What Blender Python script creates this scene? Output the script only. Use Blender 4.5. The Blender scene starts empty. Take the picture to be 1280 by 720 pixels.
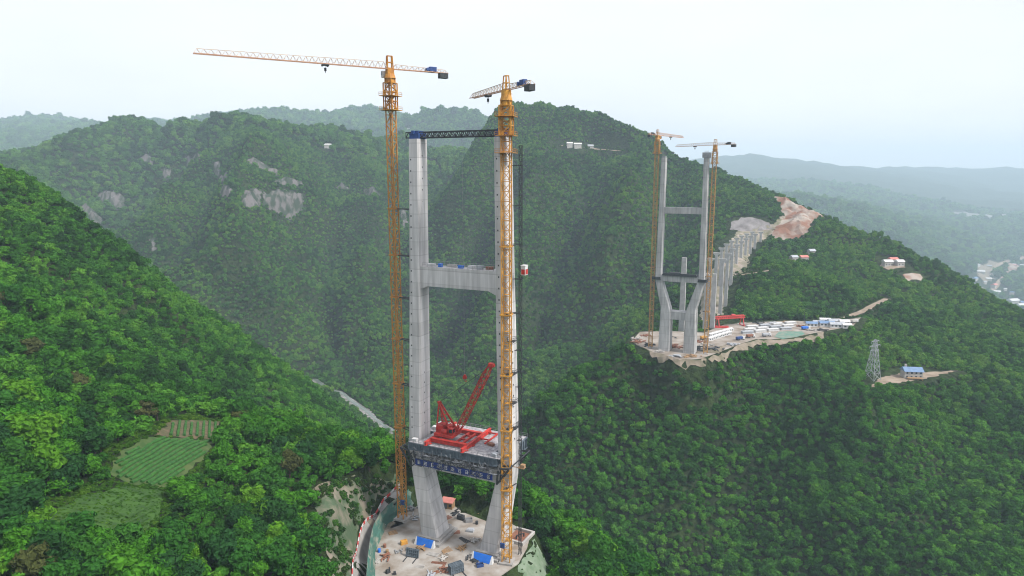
import bpy, bmesh, math, random
import numpy as np
from mathutils import Vector, Matrix

random.seed(7)
rng = np.random.default_rng(7)
S = bpy.context.scene
COL = S.collection

# ------------------------------------------------------------------ camera
CZ = 420.0                      # camera height above the valley datum
PITCH = 9.5
FPX = 853.0
cam_d = bpy.data.cameras.new('camera')
cam_d.sensor_width = 36.0
cam_d.lens = 36.0 * FPX / 1280.0
cam_d.clip_start = 1.0
cam_d.clip_end = 60000.0
cam = bpy.data.objects.new('camera', cam_d)
COL.objects.link(cam)
cam.location = (0, 0, CZ)
cam.rotation_euler = (math.radians(90 - PITCH), 0, 0)
S.camera = cam

# ------------------------------------------------------------------ sky, sun, exposure
SUN_EL, SUN_AZ = 47.0, 118.0     # azimuth measured from +Y clockwise (behind and to the left)
W = bpy.data.worlds.new('World')
S.world = W
W.use_nodes = True
wn, wl = W.node_tree.nodes, W.node_tree.links
wn.clear()
w_out = wn.new('ShaderNodeOutputWorld')
w_bg = wn.new('ShaderNodeBackground')
w_sky = wn.new('ShaderNodeTexSky')
w_sky.sky_type = 'NISHITA'
w_sky.sun_disc = False
w_sky.sun_elevation = math.radians(SUN_EL)
w_sky.sun_rotation = math.radians(SUN_AZ)
w_sky.dust_density = 4.0
w_sky.air_density = 1.0
w_mix = wn.new('ShaderNodeMix'); w_mix.data_type = 'RGBA'
w_tc = wn.new('ShaderNodeTexCoord')
w_map = wn.new('ShaderNodeMapping'); w_map.inputs['Scale'].default_value = (1.0, 1.0, 3.0)
w_ns = wn.new('ShaderNodeTexNoise'); w_ns.inputs['Scale'].default_value = 2.2; w_ns.inputs['Detail'].default_value = 5
w_cr = wn.new('ShaderNodeValToRGB')
w_cr.color_ramp.elements[0].position = 0.3; w_cr.color_ramp.elements[0].color = (3.15, 3.15, 3.35, 1)
w_cr.color_ramp.elements[1].position = 0.7; w_cr.color_ramp.elements[1].color = (3.6, 3.58, 3.68, 1)
wl.new(w_tc.outputs['Generated'], w_map.inputs['Vector'])
wl.new(w_map.outputs['Vector'], w_ns.inputs['Vector'])
wl.new(w_ns.outputs['Fac'], w_cr.inputs['Fac'])
w_mix.inputs['Factor'].default_value = 0.88
wl.new(w_sky.outputs['Color'], w_mix.inputs[6])
wl.new(w_cr.outputs['Color'], w_mix.inputs[7])
wl.new(w_mix.outputs[2], w_bg.inputs['Color'])
w_bg.inputs['Strength'].default_value = 0.10
wl.new(w_bg.outputs['Background'], w_out.inputs['Surface'])

sun_d = bpy.data.lights.new('sun', 'SUN')
sun_d.energy = 1.5
sun_d.angle = math.radians(10)
sun_d.color = (1.0, 0.96, 0.90)
sun = bpy.data.objects.new('sun', sun_d)
COL.objects.link(sun)
_el, _az = math.radians(SUN_EL), math.radians(SUN_AZ)
_sd = Vector((math.sin(_az) * math.cos(_el), math.cos(_az) * math.cos(_el), math.sin(_el)))
sun.rotation_euler = _sd.to_track_quat('Z', 'Y').to_euler()

S.view_settings.view_transform = 'Standard'
S.view_settings.look = 'None'
S.view_settings.exposure = 1.7
S.view_settings.gamma = 1.0
S.view_settings.use_curve_mapping = False
S.cycles.use_denoising = True
S.cycles.denoising_prefilter = 'ACCURATE'
S.cycles.filter_width = 1.1
S.cycles.max_bounces = 6
S.cycles.diffuse_bounces = 2
S.cycles.glossy_bounces = 2
S.cycles.transmission_bounces = 2
S.cycles.volume_bounces = 2
S.cycles.transparent_max_bounces = 4
HAZE_DENSITY = 0.000125

# ------------------------------------------------------------------ helpers
_c, _s = math.cos(math.radians(PITCH)), math.sin(math.radians(PITCH))

def ray(px, py):
    x = (px - 640.0) / FPX
    u = (360.0 - py) / FPX
    return np.array([x, _c + u * _s, -_s + u * _c])

def pt(px, py, D):
    """point seen at photo pixel (px, py), D metres ahead"""
    d = ray(px, py)
    d = d * (D / d[1])
    return np.array([d[0], d[1], d[2] + CZ])

def onz(px, py, z):
    d = ray(px, py)
    d = d * ((z - CZ) / d[2])
    return np.array([d[0], d[1], z])

def tag(o, label=None, cat=None, group=None, kind=None):
    if label: o['label'] = label
    if cat: o['category'] = cat
    if group: o['group'] = group
    if kind: o['kind'] = kind
    return o

def empty(name, loc, rz=0.0, label=None, cat=None, group=None):
    o = bpy.data.objects.new(name, None)
    o.empty_display_size = 1.0
    o.location = loc
    o.rotation_euler = (0, 0, rz)
    COL.objects.link(o)
    return tag(o, label, cat, group)

def mesh_obj(name, verts, faces, mat=None, parent=None, smooth=False, loc=None):
    me = bpy.data.meshes.new(name)
    me.from_pydata([tuple(v) for v in verts], [], [tuple(f) for f in faces])
    me.update()
    if smooth:
        me.polygons.foreach_set('use_smooth', [True] * len(me.polygons))
    if mat: me.materials.append(mat)
    o = bpy.data.objects.new(name, me)
    COL.objects.link(o)
    if parent: o.parent = parent
    if loc is not None: o.location = loc
    return o

def copy_tree(o, parent=None):
    c = o.copy()
    COL.objects.link(c)
    if parent: c.parent = parent
    for ch in list(o.children):
        copy_tree(ch, c)
    return c

class MB:
    """collects boxes, bars and tubes and links them as one mesh object"""
    def __init__(self):
        self.v = []; self.f = []
    def _add(self, vs, fs):
        b = len(self.v)
        self.v += [tuple(p) for p in vs]
        self.f += [tuple(b + i for i in f) for f in fs]
    def hexa(self, p):
        self._add(p, [(0, 3, 2, 1), (4, 5, 6, 7), (0, 1, 5, 4), (1, 2, 6, 5), (2, 3, 7, 6), (3, 0, 4, 7)])
    def box(self, c, s, rz=0.0):
        cx, cy, cz = c; sx, sy, sz = s[0] / 2, s[1] / 2, s[2] / 2
        ca, sa = math.cos(rz), math.sin(rz)
        pts = []
        for z in (-sz, sz):
            for x, y in ((-sx, -sy), (sx, -sy), (sx, sy), (-sx, sy)):
                pts.append((cx + x * ca - y * sa, cy + x * sa + y * ca, cz + z))
        self.hexa(pts)
    def bar(self, a, b, w, h=None):
        h = h or w
        a = Vector(a); b = Vector(b)
        d = b - a
        if d.length < 1e-6: return
        d.normalize()
        up = Vector((0, 0, 1)) if abs(d.z) < 0.95 else Vector((0, 1, 0))
        x = d.cross(up).normalized(); y = x.cross(d).normalized()
        x *= w / 2; y *= h / 2
        pts = [a - x - y, a + x - y, a + x + y, a - x + y, b - x - y, b + x - y, b + x + y, b - x + y]
        self.hexa(pts)
    def tube(self, a, b, r, n=8, r2=None):
        r2 = r if r2 is None else r2
        a = Vector(a); b = Vector(b)
        d = (b - a).normalized()
        up = Vector((0, 0, 1)) if abs(d.z) < 0.95 else Vector((0, 1, 0))
        x = d.cross(up).normalized(); y = x.cross(d).normalized()
        pts = []
        for p, q in ((a, r), (b, r2)):
            for i in range(n):
                t = 2 * math.pi * i / n
                pts.append(p + x * (q * math.cos(t)) + y * (q * math.sin(t)))
        fs = [(i, (i + 1) % n, n + (i + 1) % n, n + i) for i in range(n)]
        fs += [tuple(range(n - 1, -1, -1)), tuple(range(n, 2 * n))]
        self._add(pts, fs)
    def prism(self, poly, z0, z1):
        n = len(poly)
        self._add([(p[0], p[1], z0) for p in poly] + [(p[0], p[1], z1) for p in poly],
                  [(i, (i + 1) % n, n + (i + 1) % n, n + i) for i in range(n)] + [tuple(range(n - 1, -1, -1)), tuple(range(n, 2 * n))])
    def loft(self, secs):
        """secs: list of lists of points, all the same length"""
        n = len(secs[0]); b = []
        for s in secs: b += list(s)
        fs = []
        for k in range(len(secs) - 1):
            for i in range(n):
                j = (i + 1) % n
                fs.append((k * n + i, k * n + j, (k + 1) * n + j, (k + 1) * n + i))
        fs.append(tuple(range(n - 1, -1, -1)))
        m = (len(secs) - 1) * n
        fs.append(tuple(range(m, m + n)))
        self._add(b, fs)
    def build(self, name, mat, parent=None, bevel=0.0, smooth=False, loc=None):
        o = mesh_obj(name, self.v, self.f, mat, parent, smooth, loc)
        if bevel:
            m = o.modifiers.new('bevel', 'BEVEL'); m.width = bevel; m.segments = 1; m.limit_method = 'ANGLE'
        return o

def material(name, c1, c2=None, scale=1.0, rough=0.85, bump=0.0, detail=4.0, metal=0.0, spec=0.3, stretch=(1, 1, 1), lo=0.35, hi=0.65, coords='Object'):
    m = bpy.data.materials.new(name); m.use_nodes = True
    nt = m.node_tree; ns, ls = nt.nodes, nt.links
    p = ns['Principled BSDF']
    p.inputs['Roughness'].default_value = rough
    p.inputs['Metallic'].default_value = metal
    p.inputs['Specular IOR Level'].default_value = spec
    c2 = c2 or tuple(x * 0.75 for x in c1)
    tc = ns.new('ShaderNodeTexCoord'); mp = ns.new('ShaderNodeMapping')
    mp.inputs['Scale'].default_value = stretch
    n = ns.new('ShaderNodeTexNoise'); n.inputs['Scale'].default_value = scale; n.inputs['Detail'].default_value = detail
    r = ns.new('ShaderNodeValToRGB')
    r.color_ramp.elements[0].position = lo; r.color_ramp.elements[0].color = (*c1, 1)
    r.color_ramp.elements[1].position = hi; r.color_ramp.elements[1].color = (*c2, 1)
    ls.new(tc.outputs[coords], mp.inputs['Vector']); ls.new(mp.outputs['Vector'], n.inputs['Vector'])
    ls.new(n.outputs['Fac'], r.inputs['Fac']); ls.new(r.outputs['Color'], p.inputs['Base Color'])
    if bump:
        b = ns.new('ShaderNodeBump'); b.inputs['Strength'].default_value = bump; b.inputs['Distance'].default_value = 0.3
        ls.new(n.outputs['Fac'], b.inputs['Height']); ls.new(b.outputs['Normal'], p.inputs['Normal'])
    return m

# numpy gradient noise ------------------------------------------------
_perm = np.random.default_rng(11).permutation(512)
_ang = np.random.default_rng(12).random(512) * 2 * np.pi

def perlin(x, y):
    xi = np.floor(x).astype(np.int64); yi = np.floor(y).astype(np.int64)
    xf = x - xi; yf = y - yi
    def g(ix, iy, dx, dy):
        a = _ang[_perm[(_perm[ix & 511] + iy) & 511]]
        return np.cos(a) * dx + np.sin(a) * dy
    u = xf * xf * xf * (xf * (xf * 6 - 15) + 10); v = yf * yf * yf * (yf * (yf * 6 - 15) + 10)
    a = g(xi, yi, xf, yf); b = g(xi + 1, yi, xf - 1, yf)
    c = g(xi, yi + 1, xf, yf - 1); d = g(xi + 1, yi + 1, xf - 1, yf - 1)
    return (a + u * (b - a)) * (1 - v) + (c + u * (d - c)) * v

def fbm(x, y, wl, octv=4, ridged=False):
    t = 0; a = 1.0
    for k in range(octv):
        n = perlin(x / wl + 17.3 * k, y / wl - 9.1 * k)
        if ridged: n = 0.5 - np.abs(n) * 1.7
        t = t + a * n
        wl *= 0.5; a *= 0.5
    return t

# ------------------------------------------------------------------ terrain
TREE = 5.0      # the forest stands about this high over the ground
V = [  # visible forest surface: photo pixel, distance ahead
 # slope on the left, nearest the camera
 (0,200,430),(60,238,440),(130,300,455),(200,352,470),(250,388,480),(300,422,490),(345,455,510),(390,485,535),(430,512,575),
 (0,330,320),(60,300,360),(0,450,235),(100,400,300),(200,425,360),(250,440,400),(330,480,420),(400,515,440),
 (0,580,165),(0,715,118),(100,640,152),(100,715,126),(200,715,130),(300,715,142),(300,640,180),(370,640,190),(390,715,158),
 (330,570,225),(400,585,225),(260,510,250),(150,480,235),(60,520,190),(100,560,180),
 (300,508,275),(400,533,280),(470,548,285),(200,470,280),
 # behind and right of the near tower
 (600,600,262),(650,602,255),(690,640,230),(720,668,222),(785,715,203),(560,570,280),
 # spur that carries the far tower and the slope below it
 (770,438,498),(720,468,490),(690,492,480),(655,528,468),(700,560,440),(750,560,445),(700,610,420),(720,650,405),(770,690,392),(800,500,476),(800,600,425),
 (830,718,380),(900,480,478),(900,540,452),(900,600,425),(900,715,376),(1000,500,472),(1000,600,420),(1000,715,365),
 (1100,600,408),(1100,715,350),(1180,500,478),(1270,480,500),(1270,560,430),(1270,650,372),(1270,715,336),(1000,450,510),(1180,440,560),
 # behind the yard
 (950,385,640),(1000,350,730),(1060,360,720),(1000,322,810),(1100,300,930),(1120,345,800),(1200,400,690),(1280,430,640),
 (1060,285,1000),(1120,310,905),(1200,350,835),(1280,398,765),
 (1140,395,680),
 # central mountain
 (655,505,750),(650,480,790),(600,430,890),(700,430,860),(750,400,880),(800,370,900),(650,350,1000),(560,400,960),(760,330,960),
 (600,250,1200),(700,250,1200),(800,250,1120),(680,180,1380),(740,190,1330),(840,215,1220),(640,200,1340),(590,200,1400),
 (620,141,1530),(650,130,1520),(680,127,1500),(720,137,1470),(750,151,1440),(820,175,1370),(900,205,1270),(960,237,1180),(1000,258,1100),(1035,275,1030),
 (880,250,1080),(860,300,930),(930,265,1030),
 # massif on the left with the cliffs
 (5,187,1480),(80,162,1640),(150,143,1880),(190,155,1860),(230,151,1780),(265,142,1680),(300,149,1720),(350,152,1760),(400,157,1800),(460,164,1850),(500,168,2050),
 (40,220,1560),(60,262,1400),(200,300,1130),(250,350,1030),(300,400,970),(380,462,930),(150,330,1120),
 (340,255,1260),(320,200,1450),(400,220,1400),(450,250,1370),(250,250,1270),(300,300,1150),(400,330,1090),(450,400,980),(480,460,880),
 (485,350,1330),(525,240,1640),(500,200,1880),(545,185,1900),(475,400,1120),
 (592,185,1470),(557,240,1310),(527,310,1160),(503,390,1010),(612,160,1510),
 (245,180,1500),(205,232,1330),(165,268,1225),(130,297,1160),(120,215,1640),(165,190,1720),(85,250,1500),
 # ranges behind
 (310,142,2700),(340,136,2700),(390,141,2800),(430,148,2900),(470,140,2900),(520,150,2300),(545,146,2250),(575,143,2250),(600,145,2200),
 (0,160,3000),(35,153,3400),(70,149,3400),(95,155,3400),
 # the hazy country on the right
 (1240,340,2500),(1200,370,2000),(1270,380,2000),(1050,262,2500),(1000,250,2600),(1120,270,2700),(1150,290,2600),(1100,290,2300),(1200,300,2800),(1270,300,3000),(1280,270,3800),(1200,262,3900),
 (1150,245,4500),(1040,232,4200),(960,225,4800),(1280,240,5500),(930,192,6000),(960,196,6200),(1010,205,6500),(1080,210,6800),(1150,208,6800),(1200,211,6800),(1250,208,6800),(1290,214,6800),
]
G = [  # bare ground at photo pixels
 (200,560,205),(150,590,186),(240,535,228),(120,640,160),(180,640,165),(440,700,182),(440,620,205),(470,600,222),
 (800,425,512),(880,430,525),(930,415,560),(990,412,585),(1060,400,625),(1100,380,680),(890,450,505),(1090,475,480),(1140,472,490),
 (968,243,1120),(985,248,1100),(1000,256,1070),(1016,259,1055),(1032,268,1030),(1002,275,1000),(978,270,1030),(920,283,960),(985,272,1010),(985,300,940),(890,385,610),(910,330,760),
 (400,482,900),(440,505,820),(478,532,745),
]
HID = [(-776, 1620, -54),(-784, 1480, -141),(-785, 1340, -195),(-799, 1260, -211),(-126, 1690, -18),(-172, 1480, -134),(-196, 1260, -231),(-195, 1090, -279),
   # where the photograph sees nothing: x, y, height relative to the camera
 (-300,700,-215),(-430,850,-225),(-560,1050,-190),(-200,640,-260),(-120,600,-265),(-60,500,-245),(0,420,-245),(40,330,-250),(85,290,-215),(60,250,-170),
 (-60,330,-160),(-100,400,-200),(-30,600,-265),(80,640,-245),(150,620,-180),(20,560,-240),(90,190,-165),(120,240,-215),
 (150,300,-255),(200,280,-260),(260,250,-262),(330,280,-240),
 (380,1350,-60),(550,1250,-200),(720,1080,-300),(900,1050,-360),(950,1400,-420),(640,1700,-260),(300,1800,-60),
 (-600,2000,40),(-250,2100,40),(-900,1900,60),(-1200,1700,20),(-1300,2400,-60),(-700,2400,-40),(-200,2500,-40),(0,1950,60),
 (-1800,3500,-80),(-900,3300,-80),(-300,3000,-70),(300,3500,-150),(0,5500,-100),(1500,5200,-220),(600,10800,-100),(3000,11500,-100),(6500,11000,-100),(-4500,7500,0),(-6000,3000,0),
 (7000,4000,-450),(5000,1500,-480),(2600,1800,-520),(1500,900,-420),(900,500,-260),(700,200,-260),(500,0,-270),(100,60,-200),(200,120,-250),(20,110,-150),(-40,120,-115),(30,150,-140),
 (-60,60,-95),(-150,20,-60),(-300,100,-40),(-500,300,30),(-700,600,60),(-900,900,40),(-700,0,30),(0,-200,-150),(300,-300,-260),(-400,-300,0),(0,-2000,-100),(3000,-2000,-250),(-3000,-2000,50),
 (-8000,-8000,0),(8000,-8000,-200),(8000,8000,-150),(-8000,8000,0),
]
V = [(a, b, d * 1.6) if (d > 2100 and a < 700) else (a, b, d) for a, b, d in V]
V = [(a, b, d * 1.45) if (a >= 930 and d > 1900) else (a, b, d) for a, b, d in V]
_P = [pt(*v) - np.array([0, 0, TREE * (1.0 if v[2] < 1600 else 2.0)]) for v in V] + [pt(*g) for g in G] + [np.array([x, y, z + CZ]) for x, y, z in HID]
_P = np.array(_P)

def _rbf_fit(P):
    n = len(P)
    r = np.hypot(P[:, None, 0] - P[None, :, 0], P[:, None, 1] - P[None, :, 1])
    A = np.zeros((n + 3, n + 3)); A[:n, :n] = r - 8.0 * np.eye(n)
    A[:n, n] = 1; A[:n, n + 1] = P[:, 0] / 1000; A[:n, n + 2] = P[:, 1] / 1000
    A[n:, :n] = A[:n, n:].T
    b = np.zeros(n + 3); b[:n] = P[:, 2]
    return np.linalg.solve(A, b)
_w = _rbf_fit(_P)

def base_h(x, y):
    x = np.asarray(x, float); y = np.asarray(y, float)
    sh = x.shape; x = x.ravel(); y = y.ravel()
    out = np.empty(len(x))
    for i in range(0, len(x), 20000):
        a, b = x[i:i + 20000], y[i:i + 20000]
        r = np.hypot(a[:, None] - _P[None, :, 0], b[:, None] - _P[None, :, 1])
        out[i:i + 20000] = r @ _w[:-3] + _w[-3] + _w[-2] * a / 1000 + _w[-1] * b / 1000
    return out.reshape(sh)

def graded(lo, a, b, hi, step, g):
    mid = list(np.arange(a, b + .1, step))
    up = []; s = step; q = mid[-1]
    while q < hi:
        s *= g; q += s; up.append(min(q, hi))
    dn = []; s = step; q = mid[0]
    while q > lo:
        s *= g; q -= s; dn.append(max(q, lo))
    return np.array(dn[::-1] + mid + up)
GX = graded(-12000, -420, 560, 12000, 4.0, 1.033)
GY = graded(-2500, 90, 780, 12000, 4.0, 1.017)
XX, YY = np.meshgrid(GX, GY)
ZZ = base_h(XX, YY)
DD = np.hypot(XX, YY)
_far = np.clip((DD - 350) / 700, 0, 1)
_vfar = np.clip((DD - 2000) / 3000, 0, 1)
ZZ += fbm(XX, YY, 70, 3) * 3.0
_wx = XX + 60 * fbm(XX, YY, 300, 2); _wy = YY + 60 * fbm(XX + 777, YY, 300, 2)
_calm = 1 - .75 * np.clip((XX - 230) / 200, 0, 1) * (DD < 1600)
ZZ += _far * _calm * ((fbm(_wx + 300, _wy, 330, 5, True) - 0.40) * 74 * (1 - .6 * np.clip((DD - 1350) / 250, 0, 1)))
ZZ += _vfar * (fbm(XX, YY + 900, 900, 4, True) - 0.3) * 60

def feature(line, amp, sigma):
    global ZZ
    L = np.array([pt(*p) for p in line]); t_all = np.linspace(0, 1, len(L))
    best = np.full(XX.shape, 1e9); tt = np.zeros(XX.shape)
    for i in range(len(L) - 1):
        ex, ey = L[i + 1][0] - L[i][0], L[i + 1][1] - L[i][1]
        t = np.clip(((XX - L[i][0]) * ex + (YY - L[i][1]) * ey) / (ex * ex + ey * ey), 0, 1)
        d = np.hypot(XX - L[i][0] - t * ex, YY - L[i][1] - t * ey)
        k = d < best; best = np.where(k, d, best); tt = np.where(k, (i + t) / (len(L) - 1), tt)
    ZZ = ZZ + amp * np.exp(-best / sigma) * np.clip(np.minimum(tt * 3.0, (1 - tt) * 4), 0, 1)
# spurs (+) and gullies (-) running down the mountains
for ln_, am_, sg_ in [
 ([(310,152,1700),(325,210,1430),(290,290,1170),(300,370,1020),(370,455,930)], 46, 70),
 ([(270,160,1650),(258,240,1290),(222,310,1110),(240,380,1010)], -46, 55),
 ([(400,160,1780),(425,235,1390),(395,320,1110),(420,400,1000),(450,470,890)], -50, 60),
 ([(440,165,1800),(470,240,1430),(455,330,1110),(470,420,960)], 42, 60),
 ([(650,150,1480),(625,220,1290),(590,290,1150),(565,370,1010),(540,450,870)], -52, 50),
 ([(690,140,1450),(670,220,1270),(640,300,1110),(610,390,950),(585,460,840)], 44, 55),
 ([(730,150,1440),(735,230,1200),(700,310,1060),(665,390,930),(630,460,830)], -52, 55),
 ([(790,170,1380),(790,250,1130),(770,320,980),(730,390,890)], 40, 55),
 ([(850,195,1300),(850,260,1060),(830,320,930)], -36, 50),
 ([(1000,470,500),(960,540,450),(930,620,415),(920,700,380)], -13, 22),
 ([(1100,490,490),(1080,560,430),(1050,640,390),(1040,710,365)], 12, 24),
 ([(880,470,490),(850,540,455),(840,620,420),(860,700,385)], 12, 24),
 ([(760,450,495),(770,530,460),(790,610,425)], -10, 22),
 ([(1200,470,510),(1190,540,445),(1180,630,385),(1190,700,350)], -13, 24),
 ([(40,260,420),(110,340,370),(190,430,340)], -7, 18), ([(150,330,440),(220,400,400),(290,450,400)], 7, 18), ([(0,330,320),(50,400,280),(120,450,260)], 6, 14)]:
    feature(ln_, am_ * (2.1 if abs(am_) > 20 else 1.3), sg_ * 1.1)

def H(x, y):
    """height of the terrain sheet (bilinear)"""
    x = np.asarray(x, float); y = np.asarray(y, float)
    i = np.clip(np.searchsorted(GX, x) - 1, 0, len(GX) - 2); j = np.clip(np.searchsorted(GY, y) - 1, 0, len(GY) - 2)
    u = np.clip((x - GX[i]) / (GX[i + 1] - GX[i]), 0, 1); v = np.clip((y - GY[j]) / (GY[j + 1] - GY[j]), 0, 1)
    return (ZZ[j, i] * (1 - u) + ZZ[j, i + 1] * u) * (1 - v) + (ZZ[j + 1, i] * (1 - u) + ZZ[j + 1, i + 1] * u) * v

def hit(px, py, d0=60.0, dmax=11500.0):
    """where the sight line through a photo pixel meets the ground"""
    d = ray(px, py); d = d / d[1]
    t = d0 * (1.004 ** np.arange(0, int(math.log(dmax / d0) / math.log(1.004))))
    g = d[2] * t + CZ - H(d[0] * t, t)
    k = np.argmax(g < 0)
    if g[k] >= 0: k = len(t) - 1
    a, b = t[max(k - 1, 0)], t[k]
    for _ in range(20):
        m = (a + b) / 2
        if d[2] * m + CZ - H(d[0] * m, m) < 0: b = m
        else: a = m
    return np.array([d[0] * b, b, float(H(d[0] * b, b))])

def poly_dist(x, y, poly):
    """signed distance to a polygon (negative inside)"""
    x = np.asarray(x, float); y = np.asarray(y, float)
    best = np.full(x.shape, 1e9); inside = np.zeros(x.shape, bool)
    n = len(poly)
    for i in range(n):
        ax, ay = poly[i][0], poly[i][1]; bx, by = poly[(i + 1) % n][0], poly[(i + 1) % n][1]
        ex, ey = bx - ax, by - ay
        t = np.clip(((x - ax) * ex + (y - ay) * ey) / (ex * ex + ey * ey + 1e-9), 0, 1)
        best = np.minimum(best, np.hypot(x - ax - t * ex, y - ay - t * ey))
        c = ((ay > y) != (by > y)) & (x < (bx - ax) * (y - ay) / (by - ay + 1e-12) + ax)
        inside ^= c
    return np.where(inside, -best, best)

def line_dist(x, y, line):
    x = np.asarray(x, float); y = np.asarray(y, float)
    best = np.full(x.shape, 1e9); zz = np.zeros(x.shape)
    for a, b in zip(line[:-1], line[1:]):
        ex, ey = b[0] - a[0], b[1] - a[1]
        t = np.clip(((x - a[0]) * ex + (y - a[1]) * ey) / (ex * ex + ey * ey + 1e-9), 0, 1)
        d = np.hypot(x - a[0] - t * ex, y - a[1] - t * ey)
        k = d < best
        best = np.where(k, d, best); zz = np.where(k, a[2] + t * (b[2] - a[2]), zz)
    return best, zz

def sstep(a, b, x):
    t = np.clip((x - a) / (b - a), 0, 1)
    return t * t * (3 - 2 * t)

CLEAR = []        # places without trees: ('poly', pts, margin) or ('line', pts, margin)
def flatten(poly, z, fall, clear=2.0):
    global ZZ
    w = 1 - sstep(0, fall, poly_dist(XX, YY, poly) - 2.5)
    if callable(z): zt = z(XX, YY)
    else: zt = z
    ZZ = ZZ * (1 - w) + zt * w
    if clear is not None: CLEAR.append(('poly', poly, clear))

def resample(line, step):
    out = []
    P = [np.array(p, float) for p in line]
    n = len(P)
    for i in range(n - 1):   # Catmull-Rom
        p0, p1, p2, p3 = P[max(i - 1, 0)], P[i], P[i + 1], P[min(i + 2, n - 1)]
        m = max(2, int(np.linalg.norm(p2 - p1) / step))
        for k in range(m):
            t = k / m
            out.append(0.5 * ((2 * p1) + (-p0 + p2) * t + (2 * p0 - 5 * p1 + 4 * p2 - p3) * t * t + (-p0 + 3 * p1 - 3 * p2 + p3) * t ** 3))
    out.append(P[-1])
    return np.array(out)

def carve(line, width, fall, clear=1.5):
    global ZZ
    d, z = line_dist(XX, YY, line)
    w = 1 - sstep(0, fall, d - width / 2 - 2.0)
    ZZ = ZZ * (1 - w) + z * w
    CLEAR.append(('line', line, width / 2 + clear))

def ribbon(name, line, width, mat, off=0.25, jitter=0.0, label=None):
    vs = []; fs = []
    n = len(line)
    r = np.random.default_rng(len(line))
    for i in range(n):
        d = line[min(i + 1, n - 1)] - line[max(i - 1, 0)]
        nn = np.array([-d[1], d[0]]); nn = nn / (np.linalg.norm(nn) + 1e-9)
        for k in range(5):
            s = (k - 2) / 4 * (width + (r.random() - .5) * jitter)
            x, y = line[i][0] + nn[0] * s, line[i][1] + nn[1] * s
            vs.append((x, y, float(H(x, y)) + off))
    for i in range(n - 1):
        for k in range(4):
            a = i * 5 + k
            fs.append((a, a + 5, a + 6, a + 1))
    o = mesh_obj(name, vs, fs, mat, smooth=True)
    return tag(o, label, kind='structure')

# ------------------------------------------------------------------ sites: levelled ground, roads, fields
ZP = CZ - 125.5                  # working platform of the near tower
ZY = CZ - 131.0                  # yard of the far tower
def hits(*px): return [hit(*p) for p in px]
def ridge_hit(px, py, dmax=1180):
    for k in range(40):
        h = hit(px, py + k)
        if h[1] < dmax: return h
    return h
def ridge_hits(*px): return [ridge_hit(*p) for p in px]
def dense(poly, n=6):
    out = []
    for a, b in zip(poly, list(poly[1:]) + [poly[0]]):
        for k in range(n): out.append(np.array(a) + (np.array(b) - np.array(a)) * k / n)
    return out
PLAT = [onz(x, y, ZP) for x, y in ((469, 690), (484, 656), (508, 640), (530, 628), (552, 620), (578, 640), (607, 651), (640, 655), (663, 668), (659, 684), (648, 704), (622, 722), (606, 775), (469, 775))]
LOWER = [onz(x, y, ZP - 8) for x, y in ((676, 688), (690, 705), (688, 760), (640, 790), (612, 790), (626, 742), (655, 722), (668, 704))]
LOWER_NET = [onz(x, y, ZP - 8) for x, y in ((668, 700), (684, 706), (690, 730), (670, 760), (640, 760), (652, 728))]
YARD = [onz(x, y, ZY) for x, y in ((789, 427), (800, 415), (836, 414), (880, 416), (905, 406), (940, 403), (990, 401), (1010, 402), (1062, 399), (1076, 397), (1066, 408), (1030, 414), (1000, 420), (972, 424), (945, 424), (925, 430), (900, 440), (875, 449), (850, 450), (815, 440))]
FIELD_MAIN = hits((136, 592), (150, 564), (190, 549), (228, 548), (272, 551), (258, 567), (226, 602), (206, 612), (165, 604))
FIELD_TOP = hits((192, 547), (216, 524), (276, 528), (273, 549), (228, 547))
FIELD_LOW = hits((58, 650), (105, 618), (165, 607), (206, 616), (200, 642), (182, 668), (130, 684), (80, 672))
HOUSE_PAD = hits((1085, 478), (1100, 466), (1130, 464), (1152, 464), (1197, 474), (1150, 481))
CUT_GREY = hits((912, 288), (914, 278), (935, 272), (962, 277), (968, 285), (940, 290))
CUT_RED = ridge_hits((966, 244), (985, 248), (1000, 259), (1014, 260), (1032, 270), (1018, 278), (1008, 297), (988, 294), (966, 288), (984, 273), (976, 260))
SPILL = hits((868, 448), (890, 444), (908, 438), (906, 448), (898, 470), (880, 462))
EARTH_FAR = hits((1128, 344), (1150, 343), (1152, 350), (1134, 352))
YARD_HOUSES = hits((1100, 334), (1106, 325), (1128, 328), (1132, 335), (1115, 338))
PIER_GROUND = hits((874, 396), (880, 352), (897, 322), (915, 300), (922, 288), (950, 283), (972, 284), (958, 298), (938, 314), (926, 338), (908, 364), (898, 398))
ACCESS = resample([onz(x, y, ZP + h) for x, y, h in ((446, 760, 10.5), (448, 720, 9.5), (452, 685, 8.8), (459, 656, 8), (472, 637, 7), (489, 622, 6), (505, 611, 5))], 2.0)
BENCH = resample([hit(*p) for p in ((396, 622), (404, 608), (440, 601), (500, 597))], 3.0)
TRACK = resample([ridge_hit(*p) for p in ((893, 378), (896, 354), (920, 331), (926, 309), (950, 291), (976, 284), (1000, 266), (1021, 271))], 6.0)
YARD_ROAD = resample([hit(*p) for p in ((1040, 405), (1064, 396), (1084, 386), (1109, 374))], 5.0)
SIDE_TRACK = resample([hit(*p) for p in ((926, 345), (945, 341), (962, 338))], 5.0)
RIVER = resample([hit(*p) for p in ((392, 476), (405, 483), (425, 491), (440, 503), (456, 517), (480, 533), (500, 545))], 12.0)
RIDGE_ROAD = resample([hit(*p) for p in ((700, 181), (722, 185), (742, 186), (775, 190))], 12.0)
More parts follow.
